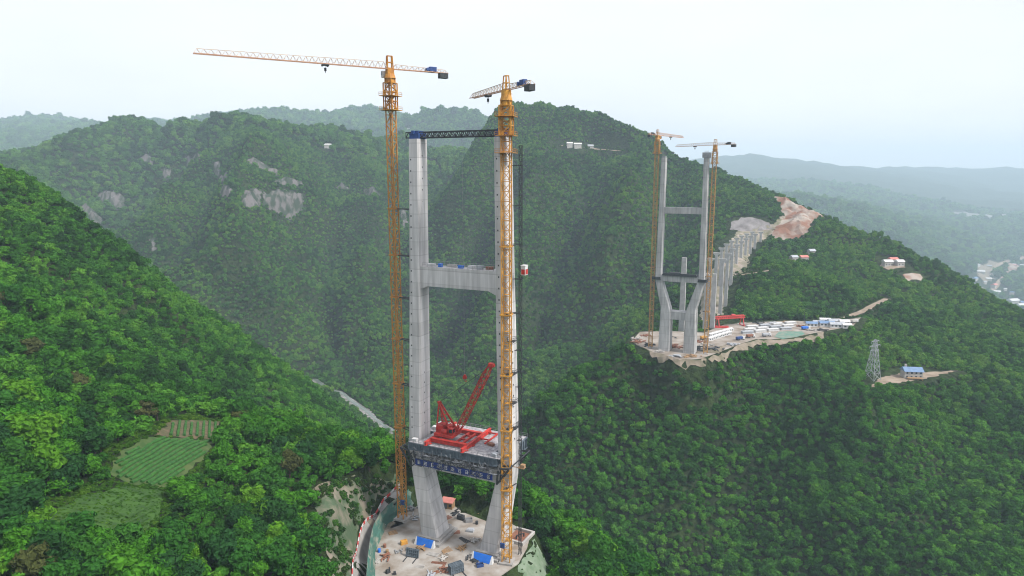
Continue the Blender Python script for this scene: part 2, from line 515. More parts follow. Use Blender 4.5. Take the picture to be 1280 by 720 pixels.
for ln in (ACCESS, BENCH, TRACK, YARD_ROAD, SIDE_TRACK, RIVER, RIDGE_ROAD):
    k = 7
    z = np.convolve(np.pad(ln[:, 2], k // 2, mode='edge'), np.ones(k) / k, 'valid'); ln[:, 2] = z
for P_ in (FIELD_MAIN, FIELD_TOP, FIELD_LOW):   # terraces: a tilted plane fitted to the slope
    A = np.array(P_); c = np.linalg.lstsq(np.c_[A[:, :2], np.ones(len(A))], A[:, 2], rcond=None)[0]
    flatten(P_, lambda x, y, c=c: c[0] * x + c[1] * y + c[2], 10, 2.6)
carve(TRACK, 6, 12, 9); carve(YARD_ROAD, 7, 12, 7); carve(SIDE_TRACK, 4, 8, 8); carve(RIVER, 7, 40, 2.5); carve(RIDGE_ROAD, 8, 20, 16)
carve(BENCH, 5, 8)
flatten(YARD, ZY, 16, 8.0)
carve(ACCESS, 4.5, 5)
flatten(LOWER, ZP - 8, 9, 1.0)
flatten(PLAT, ZP - 0.3, 4, 3.0)
CLEAR.append(('poly', [onz(466, 770, ZP), onz(612, 770, ZP), onz(640, 1100, ZP), onz(430, 1100, ZP)], 1.0))
CUT_SLOPE = hits((398, 660), (396, 628), (405, 610), (430, 602), (470, 596), (503, 590), (501, 606), (470, 626), (452, 650), (444, 690), (438, 735), (420, 735))
RIDGE_CUT = ridge_hits((968, 288), (978, 274), (990, 266), (1002, 262), (1008, 278), (1006, 297), (986, 303), (966, 299))
_pz = float(np.mean([p[2] for p in HOUSE_PAD])); flatten(HOUSE_PAD, _pz, 12, 7.0)
for P_, mg in ((CUT_SLOPE, 1.5), (RIDGE_CUT, 3), (CUT_GREY, 5), (CUT_RED, 2), (SPILL, 5), (EARTH_FAR, 6), (YARD_HOUSES, 10), (PIER_GROUND, 11), (LOWER_NET, 1)):
    CLEAR.append(('poly', P_, mg))
CLIFFS = [hits(*p) for p in (
    [(120, 250), (128, 240), (143, 238), (155, 247), (158, 260), (146, 263), (132, 258)],
    [(98, 262), (108, 258), (118, 266), (129, 276), (126, 285), (112, 280), (102, 272)],
    [(301, 240), (312, 236), (326, 238), (325, 262), (314, 263), (303, 259)],
    [(328, 242), (345, 239), (362, 238), (380, 242), (379, 264), (370, 271), (362, 276), (352, 270), (340, 262), (329, 257)],
    [(176, 197), (185, 193), (192, 200), (190, 209), (180, 208)],
    [(264, 205), (274, 202), (284, 214), (282, 228), (272, 226)],
    [(306, 199), (318, 198), (335, 209), (350, 216), (346, 222), (330, 214), (312, 206)],
    [(201, 212), (213, 210), (214, 224), (206, 226)],
    [(414, 233), (428, 232), (438, 236), (430, 240)],
    [(340, 228), (352, 224), (372, 226), (384, 232), (370, 234), (352, 232)],
    [(270, 236), (282, 232), (292, 238), (288, 248), (276, 246)],
    [(455, 238), (466, 236), (476, 244), (466, 250)],
    [(500, 262), (508, 260), (511, 280), (503, 286)],
    [(232, 196), (246, 193), (252, 199), (240, 203)],
    [(186, 300), (193, 298), (196, 312), (190, 318)])]
for c in CLIFFS: CLEAR.append(('poly', c, -1.0))


# ------------------------------------------------------------------ terrain sheet
def terrain_material():
    m = bpy.data.materials.new('forest_floor'); m.use_nodes = True
    ns, ls = m.node_tree.nodes, m.node_tree.links
    p = ns['Principled BSDF']; p.inputs['Roughness'].default_value = 0.95; p.inputs['Specular IOR Level'].default_value = 0.1
    geo = ns.new('ShaderNodeNewGeometry')
    n1 = ns.new('ShaderNodeTexNoise'); n1.inputs['Scale'].default_value = 0.02; n1.inputs['Detail'].default_value = 8
    n2 = ns.new('ShaderNodeTexNoise'); n2.inputs['Scale'].default_value = 0.25; n2.inputs['Detail'].default_value = 4
    ls.new(geo.outputs['Position'], n1.inputs['Vector']); ls.new(geo.outputs['Position'], n2.inputs['Vector'])
    r1 = ns.new('ShaderNodeValToRGB')
    e = r1.color_ramp.elements
    e[0].position = 0.35; e[0].color = (0.016, 0.028, 0.010, 1); e[1].position = 0.65; e[1].color = (0.030, 0.050, 0.016, 1)
    r2 = ns.new('ShaderNodeValToRGB'); e = r2.color_ramp.elements
    e[0].position = 0.4; e[0].color = (0.5, 0.5, 0.5, 1); e[1].position = 0.6; e[1].color = (1.2, 1.2, 1.1, 1)
    mx = ns.new('ShaderNodeMix'); mx.data_type = 'RGBA'; mx.blend_type = 'MULTIPLY'; mx.inputs['Factor'].default_value = 1
    ls.new(n1.outputs['Fac'], r1.inputs['Fac']); ls.new(n2.outputs['Fac'], r2.inputs['Fac'])
    ls.new(r1.outputs['Color'], mx.inputs[6]); ls.new(r2.outputs['Color'], mx.inputs[7])
    ls.new(mx.outputs[2], p.inputs['Base Color'])
    b = ns.new('ShaderNodeBump'); b.inputs['Strength'].default_value = 1.0; b.inputs['Distance'].default_value = 3.0
    ls.new(n2.outputs['Fac'], b.inputs['Height']); ls.new(b.outputs['Normal'], p.inputs['Normal'])
    return m

def build_terrain():
    ny, nx = XX.shape
    vs = np.stack([XX.ravel(), YY.ravel(), ZZ.ravel()], 1)
    idx = np.arange(ny * nx).reshape(ny, nx)
    q = np.stack([idx[:-1, :-1].ravel(), idx[:-1, 1:].ravel(), idx[1:, 1:].ravel(), idx[1:, :-1].ravel()], 1)
    me = bpy.data.meshes.new('hills')
    me.vertices.add(len(vs)); me.vertices.foreach_set('co', vs.ravel())
    me.loops.add(q.size); me.loops.foreach_set('vertex_index', q.ravel())
    me.polygons.add(len(q)); me.polygons.foreach_set('loop_start', np.arange(0, q.size, 4)); me.polygons.foreach_set('loop_total', np.full(len(q), 4))
    me.polygons.foreach_set('use_smooth', np.ones(len(q), bool))
    me.update(); me.validate()
    me.materials.append(terrain_material())
    o = bpy.data.objects.new('hills', me); COL.objects.link(o)
    tag(o, kind='structure')
build_terrain()

_ico = None
def ico():
    global _ico
    if _ico is None:
        bm = bmesh.new(); bmesh.ops.create_icosphere(bm, subdivisions=2, radius=1)
        _ico = (np.array([v.co[:] for v in bm.verts]), [tuple(v.index for v in f.verts) for f in bm.faces]); bm.free()
    return _ico


# ------------------------------------------------------------------ materials
def concrete_material(name, c1, c2, joint=4.5):
    m = material(name, c1, c2, 0.35, 0.9, 0.15, 6, stretch=(1, 1, 0.25))
    ns, ls = m.node_tree.nodes, m.node_tree.links
    p = ns['Principled BSDF']
    src = p.inputs['Base Color'].links[0].from_socket
    tc = ns.new('ShaderNodeTexCoord'); sx = ns.new('ShaderNodeSeparateXYZ'); ls.new(tc.outputs['Object'], sx.inputs[0])
    md = ns.new('ShaderNodeMath'); md.operation = 'MODULO'; md.inputs[1].default_value = joint
    ad = ns.new('ShaderNodeMath'); ad.operation = 'ADD'; ad.inputs[1].default_value = 900.0
    ls.new(sx.outputs['Z'], ad.inputs[0]); ls.new(ad.outputs[0], md.inputs[0])
    lt = ns.new('ShaderNodeMath'); lt.operation = 'LESS_THAN'; lt.inputs[1].default_value = 0.3
    ls.new(md.outputs[0], lt.inputs[0])
    fl = ns.new('ShaderNodeMath'); fl.operation = 'DIVIDE'; fl.inputs[1].default_value = joint
    ls.new(ad.outputs[0], fl.inputs[0]); ff = ns.new('ShaderNodeMath'); ff.operation = 'FLOOR'; ls.new(fl.outputs[0], ff.inputs[0])
    wn_ = ns.new('ShaderNodeTexWhiteNoise'); wn_.noise_dimensions = '1D'; ls.new(ff.outputs[0], wn_.inputs['W'])
    mr = ns.new('ShaderNodeMapRange'); mr.inputs[3].default_value = 0.90; mr.inputs[4].default_value = 1.06; ls.new(wn_.outputs['Value'], mr.inputs[0])
    mu = ns.new('ShaderNodeMath'); mu.operation = 'MULTIPLY_ADD'; mu.inputs[1].default_value = -0.16; ls.new(lt.outputs[0], mu.inputs[0]); ls.new(mr.outputs[0], mu.inputs[2])
    st = ns.new('ShaderNodeTexNoise'); st.inputs['Scale'].default_value = 0.9; st.inputs['Detail'].default_value = 5
    mp = ns.new('ShaderNodeMapping'); mp.inputs['Scale'].default_value = (1, 1, 0.04); ls.new(tc.outputs['Object'], mp.inputs[0]); ls.new(mp.outputs[0], st.inputs['Vector'])
    r2 = ns.new('ShaderNodeMapRange'); r2.inputs[1].default_value = 0.35; r2.inputs[2].default_value = 0.7; r2.inputs[3].default_value = 1.06; r2.inputs[4].default_value = 0.72; ls.new(st.outputs['Fac'], r2.inputs[0])
    m2 = ns.new('ShaderNodeMath'); m2.operation = 'MULTIPLY'; ls.new(mu.outputs[0], m2.inputs[0]); ls.new(r2.outputs[0], m2.inputs[1])
    mx = ns.new('ShaderNodeMix'); mx.data_type = 'RGBA'; mx.blend_type = 'MULTIPLY'; mx.inputs['Factor'].default_value = 1
    ls.new(src, mx.inputs[6]); ls.new(m2.outputs[0], mx.inputs[7]); ls.new(mx.outputs[2], p.inputs['Base Color'])
    return m
M = {}
M['concrete'] = concrete_material('tower_concrete', (0.62, 0.605, 0.605), (0.51, 0.50, 0.50))
M['concrete_far'] = concrete_material('weathered_concrete', (0.50, 0.495, 0.49), (0.35, 0.35, 0.35), 5.5)
M['slab'] = material('slab_concrete', (0.38, 0.36, 0.335), (0.21, 0.17, 0.135), 0.17, 0.9, 0.2, 8)
M['yard'] = material('yard_ground', (0.32, 0.29, 0.26), (0.19, 0.155, 0.125), 0.10, 0.95, 0.3, 9)
M['slab_grey'] = material('grey_slab', (0.36, 0.35, 0.34), (0.25, 0.24, 0.23), 0.2, 0.9, 0.2, 8)
M['pier'] = material('pier_concrete', (0.42, 0.415, 0.41), (0.33, 0.33, 0.33), 0.3, 0.9)
M['yellow'] = material('crane_yellow', (0.60, 0.31, 0.05), (0.42, 0.20, 0.04), 0.6, 0.55)
M['orange'] = material('crane_orange', (0.52, 0.25, 0.04), (0.36, 0.15, 0.035), 0.6, 0.55)
M['rust'] = material('faded_crane_orange', (0.50, 0.29, 0.09), (0.38, 0.19, 0.06), 0.4, 0.7)
M['white_paint'] = material('jib_white', (0.60, 0.50, 0.40), (0.48, 0.38, 0.30), 0.5, 0.6)
M['pink'] = material('jib_red', (0.50, 0.30, 0.20), (0.40, 0.22, 0.14), 0.5, 0.6)
M['dark'] = material('dark_steel', (0.045, 0.05, 0.055), (0.028, 0.03, 0.035), 1.0, 0.6)
M['scaffold'] = material('scaffold_tubes', (0.20, 0.21, 0.23), (0.05, 0.055, 0.065), 0.8, 0.6, lo=.42, hi=.55)
M['teal'] = material('girder_steel', (0.12, 0.15, 0.18), (0.06, 0.08, 0.10), 0.5, 0.6)
M['grey'] = material('grey_steel', (0.28, 0.29, 0.30), (0.2, 0.2, 0.21), 0.5, 0.5)
M['pylon'] = material('galvanised_steel', (0.36, 0.38, 0.40), (0.28, 0.30, 0.32), 0.5, 0.5)
M['red'] = material('crane_red', (0.52, 0.035, 0.025), (0.27, 0.026, 0.02), 0.8, 0.65)
M['red_far'] = material('gantry_red', (0.55, 0.06, 0.05), (0.42, 0.04, 0.04), 0.7, 0.5)
M['blue'] = material('blue_panel', (0.02, 0.16, 0.62), (0.02, 0.13, 0.52), 0.7, 0.5)
M['banner'] = material('banner_blue', (0.012, 0.035, 0.20), (0.012, 0.03, 0.13), 0.7, 0.6)
M['white'] = material('white_paint', (0.62, 0.62, 0.62), (0.50, 0.50, 0.50), 0.7, 0.6)
M['planks'] = material('deck_planks', (0.42, 0.41, 0.42), (0.20, 0.19, 0.21), 1.2, 0.85, 0.3, 8)
M['glass'] = material('cab_glass', (0.03, 0.045, 0.06), (0.02, 0.03, 0.04), 1, 0.15, spec=0.6)
M['navy'] = material('navy_box', (0.03, 0.07, 0.22), (0.02, 0.05, 0.16), 1, 0.6)
M['roof_red'] = material('pink_red_roof', (0.52, 0.20, 0.17), (0.42, 0.15, 0.13), 0.8, 0.7)
M['roof_blue'] = material('blue_sheet_roof', (0.16, 0.25, 0.40), (0.12, 0.19, 0.32), 0.5, 0.6)
M['roof_grey'] = material('grey_sheet_roof', (0.40, 0.42, 0.45), (0.30, 0.32, 0.35), 0.5, 0.6)
M['wall'] = material('rendered_wall', (0.44, 0.42, 0.395), (0.34, 0.325, 0.31), 0.4, 0.85)
M['timber'] = material('timber', (0.34, 0.22, 0.12), (0.24, 0.15, 0.08), 1.5, 0.85, stretch=(1, 6, 1))
M['dirt'] = material('dirt_road', (0.31, 0.25, 0.195), (0.19, 0.145, 0.105), 0.14, 0.95, 0.3, 8, coords='Object')
M['dirt_rough'] = material('rough_earth', (0.28, 0.24, 0.205), (0.12, 0.12, 0.065), 0.10, 0.95, 0.5, 9)
M['red_earth'] = material('red_earth', (0.20, 0.10, 0.065), (0.30, 0.26, 0.225), 0.045, 0.95, 0.6, 12, lo=.42, hi=.56)
M['grey_cut'] = material('grey_cut_rock', (0.24, 0.225, 0.225), (0.13, 0.12, 0.12), 0.12, 0.95, 0.5, 9)
M['spoil'] = material('spoil_earth', (0.25, 0.205, 0.165), (0.13, 0.12, 0.08), 0.16, 0.95, 0.4, 9)
M['net'] = material('green_net', (0.055, 0.15, 0.12), (0.26, 0.27, 0.22), 0.22, 0.9, 0.3, 9, lo=0.48, hi=0.68)
M['net_pale'] = material('pale_net', (0.20, 0.25, 0.185), (0.12, 0.18, 0.11), 0.3, 0.9, 0.3, 8)
M['net_bright'] = material('bright_green_net', (0.07, 0.20, 0.155), (0.19, 0.22, 0.18), 0.25, 0.9)
M['cut'] = material('cut_slope_earth', (0.06, 0.095, 0.05), (0.22, 0.19, 0.15), 0.16, 0.95, 0.6, 9, lo=0.42, hi=0.66)
M['rock'] = material('cliff_rock', (0.125, 0.115, 0.115), (0.03, 0.045, 0.028), 0.14, 0.95, 0.8, 8, stretch=(1, .35, 0.2), lo=0.44, hi=0.56)
M['river_bed'] = material('river_stones', (0.29, 0.28, 0.27), (0.07, 0.08, 0.06), 0.25, 0.9, 0.5, 9)
M['water'] = material('river_water', (0.16, 0.19, 0.17), (0.12, 0.15, 0.14), 0.1, 0.15, 0.1, spec=0.5)
M['tea_soil'] = material('tea_field_soil', (0.035, 0.075, 0.018), (0.07, 0.10, 0.03), 0.3, 0.95, 0.4, 8)
M['soil'] = material('bare_field_soil', (0.12, 0.09, 0.055), (0.055, 0.065, 0.025), 0.5, 0.95, 0.4, 8)
M['meadow'] = material('meadow_grass', (0.040, 0.10, 0.014), (0.022, 0.060, 0.011), 0.35, 0.95, 0.6, 9)
M['tea'] = leaf_mat_tea = material('tea_leaves', (0.020, 0.080, 0.015), (0.036, 0.122, 0.019), 0.7, 0.9, 0.5, 6)
M['rebar'] = material('rusty_steel', (0.26, 0.12, 0.08), (0.18, 0.08, 0.05), 1.5, 0.8)

# ------------------------------------------------------------------ ground sheets
from mathutils.geometry import delaunay_2d_cdt
def patch(name, poly, mat, off=0.35, step=2.5, bump=0.0, label=None, fixz=None, kind='structure'):
    P2 = [np.array(p[:2]) for p in poly]
    area = sum(P2[i][0] * P2[(i + 1) % len(P2)][1] - P2[(i + 1) % len(P2)][0] * P2[i][1] for i in range(len(P2)))
    if area < 0: P2 = P2[::-1]
    bd = []
    for a, b in zip(P2, P2[1:] + P2[:1]):
        n = max(1, int(np.linalg.norm(b - a) / step))
        nn = np.array([-(b - a)[1], (b - a)[0]]); nn = nn / (np.linalg.norm(nn) + 1e-9)
        for k in range(n):
            p = a + (b - a) * k / n
            j = 0 if (k == 0 or fixz is not None) else (rng.random() - .5) * step * .9
            bd.append(p + nn * j)
    lo = np.min(P2, 0); hi = np.max(P2, 0)
    gx, gy = np.meshgrid(np.arange(lo[0], hi[0], step), np.arange(lo[1], hi[1], step))
    gx = gx.ravel() + (rng.random(gx.size) - .5) * step * .5; gy = gy.ravel() + (rng.random(gy.size) - .5) * step * .5
    k = poly_dist(gx, gy, bd) < -step * .5
    vs = [Vector(p) for p in bd] + [Vector((x, y)) for x, y in zip(gx[k], gy[k])]
    nb = len(bd)
    r = delaunay_2d_cdt(vs, [], [list(range(nb))], 1, 1e-5)
    xy = np.array([v[:] for v in r[0]])
    if fixz is None:
        z = H(xy[:, 0], xy[:, 1]) + off
        if bump: z = z + bump * np.clip(-poly_dist(xy[:, 0], xy[:, 1], bd) / (3 * step), 0, 1) * (0.6 + fbm(xy[:, 0], xy[:, 1], step * 6, 4, True) * 1.6)
    else: z = np.full(len(xy), fixz)
    o = mesh_obj(name, np.c_[xy, z], r[2], mat, smooth=not bump)
    return tag(o, label, kind=kind)
for c in CLIFFS: patch('cliff', c, M['rock'], 1.2, 5.0 if c[0][1] > 700 else 2.5, 11.0 if c[0][1] > 700 else 2.5)
patch('tea_field_ground', FIELD_MAIN, M['tea_soil'], 0.2, 2.0)
patch('terrace_soil', FIELD_TOP, M['soil'], 0.2, 2.0)
patch('meadow', FIELD_LOW, M['meadow'], 0.25, 2.0)
def ruled(name, A, B, mat, rows=8, rough=.35):
    n = len(A); vs = []; fs = []; r = np.random.default_rng(3)
    for i in range(n):
        for k in range(rows + 1):
            p = A[i] + (B[i] - A[i]) * k / rows
            e = r.normal(size=3) * rough * (0 < k < rows)
            vs.append(p + e)
    for i in range(n - 1):
        for k in range(rows):
            a = i * (rows + 1) + k; fs.append((a, a + 1, a + rows + 2, a + rows + 1))
    return tag(mesh_obj(name, vs, fs, mat, smooth=True), kind='structure')
_n = len(ACCESS)
def _along(P, n):
    P = np.array(P); s = np.r_[0, np.cumsum(np.linalg.norm(np.diff(P, axis=0), axis=1))]
    t = np.linspace(0, s[-1], n); return np.stack([np.interp(t, s, P[:, i]) for i in range(3)], 1)
_edge = _along([onz(x, y, ZP - .1) for x, y in ((469, 775), (469, 690), (484, 656), (508, 640), (517, 634))], _n)
_road = ACCESS.copy()
for i in range(_n):
    d = ACCESS[min(i + 1, _n - 1)] - ACCESS[max(i - 1, 0)]; v = np.array([d[1], -d[0], 0]); _road[i] = ACCESS[i] + v / np.linalg.norm(v) * 2.3 + np.array([0, 0, .3])
NET_POLY = list(_road) + list(_edge[::-1])
ruled('netted_slope', _road, _edge, M['net'])
patch('lower_netted_slope', LOWER_NET, M['net_pale'], 0.4, 1.5, 0.5)
patch('cut_slope', CUT_SLOPE, M['cut'], 0.3, 1.8, 0.8)
patch('grey_cutting', CUT_GREY, M['grey_cut'], 0.8, 5.0, 0.8)
patch('red_earthworks', CUT_RED, M['red_earth'], 0.8, 4.0, 4.0)
patch('ridge_cutting', RIDGE_CUT, M['red_earth'], 0.9, 5.0, 1.5)
patch('spoil_slope', SPILL, M['spoil'], 0.5, 2.5, 1.0)
patch('bare_earth', EARTH_FAR, M['red_earth'], 0.6, 5.0, 1.0)
patch('village_yard', YARD_HOUSES, M['dirt'], 0.6, 4.0)
patch('pier_ground', PIER_GROUND, M['dirt_rough'], 0.5, 4.0, 1.2)
patch('house_yard', HOUSE_PAD, M['dirt'], 0.3, 3.0)
yard = MB(); yard.prism([p[:2] for p in (YARD if poly_dist(0, 0, YARD) > 0 else YARD)][::1], ZY - 9.0, ZY + 0.15)
tag(yard.build('construction_yard', M['yard']), kind='structure')
plat = MB(); plat.prism([p[:2] for p in PLAT], ZP - 16.0, ZP)
tag(plat.build('platform', M['slab']), kind='structure')
ribbon('access_road', ACCESS, 4.0, M['slab_grey'], 0.25)
ribbon('bench_track', BENCH, 4.0, M['spoil'], 0.3, 1.0)
ribbon('track_verge', TRACK, 24, M['dirt_rough'], 0.5, 9.0)
ribbon('mountain_track', TRACK, 7.0, M['dirt'], 0.9, 2.0)
ribbon('yard_road', YARD_ROAD, 7.0, M['dirt'], 0.5, 1.0)
ribbon('side_track', SIDE_TRACK, 4.0, M['dirt'], 0.5, 1.0)
ribbon('ridge_road', RIDGE_ROAD, 8.0, M['dirt'], 1.0, 2.0)
ribbon('river_bed', RIVER, 11.0, M['river_bed'], 0.6, 9.0)
ribbon('river', RIVER + np.array([2.0, 0, 0]), 4.0, M['water'], 1.0, 2.0)

# ------------------------------------------------------------------ tower cranes
def lattice(mb, x0, x1, y0, y1, z0, z1, sec, chord, brace):
    """square lattice mast"""
    cs = [(x0, y0), (x1, y0), (x1, y1), (x0, y1)]
    for x, y in cs: mb.bar((x, y, z0), (x, y, z1), chord)
    n = max(1, round((z1 - z0) / sec)); h = (z1 - z0) / n
    for k in range(n):
        za = z0 + k * h; zb = za + h
        for i in range(4):
            a, b = cs[i], cs[(i + 1) % 4]
            if (k + i) % 2: a, b = b, a
            mb.bar((a[0], a[1], za), (b[0], b[1], zb), brace)
            mb.bar((a[0], a[1], zb), (b[0], b[1], zb), brace)

def tower_crane(loc, mast_rz, head, mast_h, jib_len, cj_len, label, cols, ties=(), trolley=0.5, platforms=(), far=False, w=2.3, tie_to=None):
    """mast_h = height of the jib's underside over the base"""
    root = empty('tower_crane', loc, mast_rz, label, 'tower crane', 'tower cranes beside the bridge towers')
    hz = head - mast_rz
    mm, jm, bm_ = cols
    mb = MB(); hw = w / 2
    lattice(mb, -hw, hw, -hw, hw, 0.6, mast_h - 3.0, 2.9, 0.30, 0.15)
    # ladder and rest landings inside the mast
    for k in range(int((mast_h - 6) / 5.8)):
        mb.box((0.2, 0.2, 2 + k * 5.8), (w * .6, w * .6, 0.1))
    mb.build('mast', mm, root)
    b = MB(); b.box((0, 0, 0.3), (4.6, 4.6, 0.6)); b.build('foundation', M['slab_grey'], root)
    c = MB()
    lattice(c, -hw - .45, hw + .45, -hw - .45, hw + .45, mast_h - 13.0, mast_h - 4.4, 2.8, 0.32, 0.22)
    c.build('climbing_frame', mm, root)
    for z in list(platforms) + [mast_h - 13.0]:
        p = MB()
        p.box((0, 0, z), (w + 3.0, w + 3.0, 0.18))
        for s in (-1, 1):
            for zz in (.6, 1.15):
                p.bar((s * (hw + 1.5), -hw - 1.5, z + zz), (s * (hw + 1.5), hw + 1.5, z + zz), .07)
                p.bar((-hw - 1.5, s * (hw + 1.5), z + zz), (hw + 1.5, s * (hw + 1.5), z + zz), .07)
            for t in (-1, 0, 1):
                p.bar((s * (hw + 1.5), t * (hw + 1.5), z), (s * (hw + 1.5), t * (hw + 1.5), z + 1.2), .08)
                p.bar((t * (hw + 1.5), s * (hw + 1.5), z), (t * (hw + 1.5), s * (hw + 1.5), z + 1.2), .08)
        p.build('platform_ring', bm_ if not far else mm, root)
    s = MB(); s.tube((0, 0, mast_h - 4.4), (0, 0, mast_h - 3.0), 1.5, 14); s.tube((0, 0, mast_h - 3.0), (0, 0, mast_h - 1.6), 1.9, 14, 1.5); s.box((0, 0, mast_h - .8), (2.2, 2.2, 1.6), hz)
    s.build('slewing_ring', mm, root)
    hd = MB(); ca, sa = math.cos(hz), math.sin(hz)
    def R_(x, y, z): return (x * ca - y * sa, x * sa + y * ca, mast_h + z)
    for sx in (-1, 1):
        for sy in (-1, 1): hd.bar(R_(sx * 1.0, sy * .9, -1.6), R_(sx * .8, sy * .4, 4.0), .3)
    for z in (0.2, 2.0, 4.0):
        t = (z + 1.6) / 5.6
        for sx in (-1, 1): hd.bar(R_(sx * (1 - .2 * t), -(0.9 - .5 * t), z), R_(sx * (1 - .2 * t), 0.9 - .5 * t, z), .22)
        for sy in (-1, 1): hd.bar(R_(-1 + .2 * t, sy * (0.9 - .5 * t), z), R_(1 - .2 * t, sy * (.9 - .5 * t), z), .22)
    hd.build('tower_head', mm, root)
    # jib: triangular lattice
    def truss(name, xs, depth, mat, halfw=0.75, chord=.17, br=.10):
        up = MB(); lo = MB()
        x0, x1 = xs; n = max(3, int(abs(x1 - x0) / 1.9)); d = (x1 - x0) / n
        for k in range(n):
            xa, xb = x0 + k * d, x0 + (k + 1) * d
            f = 1 - 0.35 * (k / n)
            g = 1 - 0.35 * ((k + 1) / n)
            xm = (xa + xb) / 2
            for sy in (-1, 1):
                lo.bar(R_(xa, sy * halfw, 0), R_(xb, sy * halfw, 0), chord * 1.25)
                up.bar(R_(xa, sy * halfw, 0), R_(xm, 0, depth * f), br); up.bar(R_(xm, 0, depth * f), R_(xb, sy * halfw, 0), br)
            lo.bar(R_(xa, -halfw, 0), R_(xb, halfw, 0), br)
            if k < n - 1: up.bar(R_(xm, 0, depth * f), R_(xm + d, 0, depth * g), chord)
        o = up.build(name, mat, root)
        lo.build('bottom_chord', jm, o)
    truss('jib', (1.0, jib_len), 2.1, M['white_paint'] if not far else M['pink'])
    truss('counter_jib', (-1.0, -cj_len), 1.5, M['white_paint'] if not far else M['pink'])
    cw = MB()
    for k in range(4): cw.box(R_(-cj_len + .5 + k * .75, 0, -0.9), (.76, 1.9, 1.7), hz)
    cw.build('counterweight', M['dark'], root, 0.04)
    wn2 = MB(); wn2.box(R_(-cj_len + 5.4, 0, .95), (2.4, 1.3, 1.5), hz); a, b2 = R_(-cj_len + 7.3, -.8, .75), R_(-cj_len + 7.3, .8, .75); wn2.tube(a, b2, .6, 12)
    wn2.build('winch', M['navy'] if not far else M['dark'], root, 0.04)
    cb = MB(); cb.box(R_(1.3, -1.6, -1.6), (1.8, 1.3, 2.1), hz); cab = cb.build('cab', mm if far else M['white'], root, 0.08)
    g = MB(); g.box(R_(2.22, -1.6, -1.3), (.08, 1.1, 1.2), hz); g.box(R_(1.5, -2.27, -1.3), (1.1, .06, 1.0), hz); g.build('window', M['glass'], cab)
    tx = jib_len * trolley
    tr = MB(); tr.box(R_(tx, 0, -.35), (2.0, 1.7, .35), hz)
    for q in (-.8, .8): tr.tube(R_(tx + q, -.7, -.55), R_(tx + q, .7, -.55), .28, 8)
    tro = tr.build('trolley', M['dark'], root)
    hk = MB(); p0 = R_(tx, 0, 0)
    hk.tube((p0[0], p0[1], p0[2] - 1.2), (p0[0], p0[1], p0[2] - 0.5), .05, 6); hk.box((p0[0], p0[1], p0[2] - 1.7), (.6, .4, 1.0)); hk.tube((p0[0], p0[1], p0[2] - 2.7), (p0[0], p0[1], p0[2] - 2.2), .1, 6)
    hk.build('hook', M['dark'], tro)
    for z in ties:      # tie frames that brace the mast against the tower
        t = MB(); q = hw + .3
        for sx in (-1, 1):
            t.bar((sx * q, -q, z), (sx * q, q, z), .35); t.bar((-q, sx * q, z), (q, sx * q, z), .35)
        fr = t.build('tie_frame', mm, root)
        u = MB(); inv = Matrix.Rotation(-mast_rz, 3, 'Z')
        tgt = inv @ (Vector(tie_to(z + loc[2])) - Vector((loc[0], loc[1], z + loc[2])))
        tgt.z = z
        for off in (-1.6, 1.6):
            dv = Vector((-tgt.y, tgt.x, 0)).normalized() * off
            u.bar((0, 0, z), tgt + dv, .28)
        u.bar((tgt.x * .55, tgt.y * .55, z), tgt * 1.0, .22)
        u.build('tie_bar', M['dark'], fr)
    return root

YAW = math.radians(-25.2)
def local(center, r, a):
    ca, sa = math.cos(YAW), math.sin(YAW)
    return (center[0] + r * ca - a * sa, center[1] + r * sa + a * ca)

# ------------------------------------------------------------------ bridge towers
def leg_mesh(mb, prof):
    """prof: (z, centre r, centre a, width across, length along)"""
    secs = []
    for z, r, a, w, l in prof:
        ch = 0.45
        x, y = w / 2, l / 2
        secs.append([(r + p, a + q, z) for p, q in ((-x + ch, -y), (x - ch, -y), (x, -y + ch), (x, y - ch), (x - ch, y), (-x + ch, y), (-x, y - ch), (-x, -y + ch))])
    mb.loft(secs)

NEAR = (-16.5, 218.0); ZB = ZP
near_tower = empty('bridge_tower', (NEAR[0], NEAR[1], ZB), YAW, 'tall pale concrete bridge tower with a red crane on its lower beam', 'bridge tower', 'concrete bridge towers under construction')
NT = 136.5          # height
ZD = 27.0           # underside of the lower beam over the base
for s in (-1, 1):
    mb = MB()
    leg_mesh(mb, [(-2, s * 11.0, 0, 7.0, 8.6), (0, s * 11.2, 0, 6.8, 8.4), (28, s * 16.6, 0, 5.0, 7.2), (32, s * 17.1, 0, 4.9, 7.0), (36, s * 17.1, 0, 4.8, 6.9), (92, s * 15.9, 0, 4.2, 6.1), (NT, s * 15.25, 0, 3.8, 5.6)])
    h = mb; nf0 = len(mb.f)
    for k in range(26):
        z = 40 + k * 3.6; t = (z - 36) / (NT - 36); r = s * (17.1 - 1.85 * t); w = 4.8 - t; l = 6.9 - 1.3 * t
        h.box((r - 0.9, -l / 2 - .02, z), (.35, .12, .5))
        h.box((r + w / 2 + .02, -0.6, z + 1.2), (.12, .35, .5))
    leg = mb.build('leg', M['concrete'], near_tower); leg.data.materials.append(M['dark'])
    leg.data.polygons.foreach_set('material_index', [0] * nf0 + [1] * (len(mb.f) - nf0))
def beam(mb, z0, z1, r, l, hn=0.0, lo=None):
    y = l / 2
    secs = []
    for x, q in ((-r, hn), (-r + 3.2, 0), (r - 3.2, 0), (r, hn)):
        secs.append([(x, -y, z0 - q), (x, y, z0 - q), (x, y, z1), (x, -y, z1)])
    mb.loft(secs)
mb = MB(); beam(mb, 89.2, 95.6, 14.4, 5.2, 1.4)
ub = mb.build('crossbeam', M['concrete'], near_tower)
mb = MB(); beam(mb, 26.0, 30.6, 15.6, 6.4, .4)
mb.build('crossbeam', M['concrete'], near_tower)
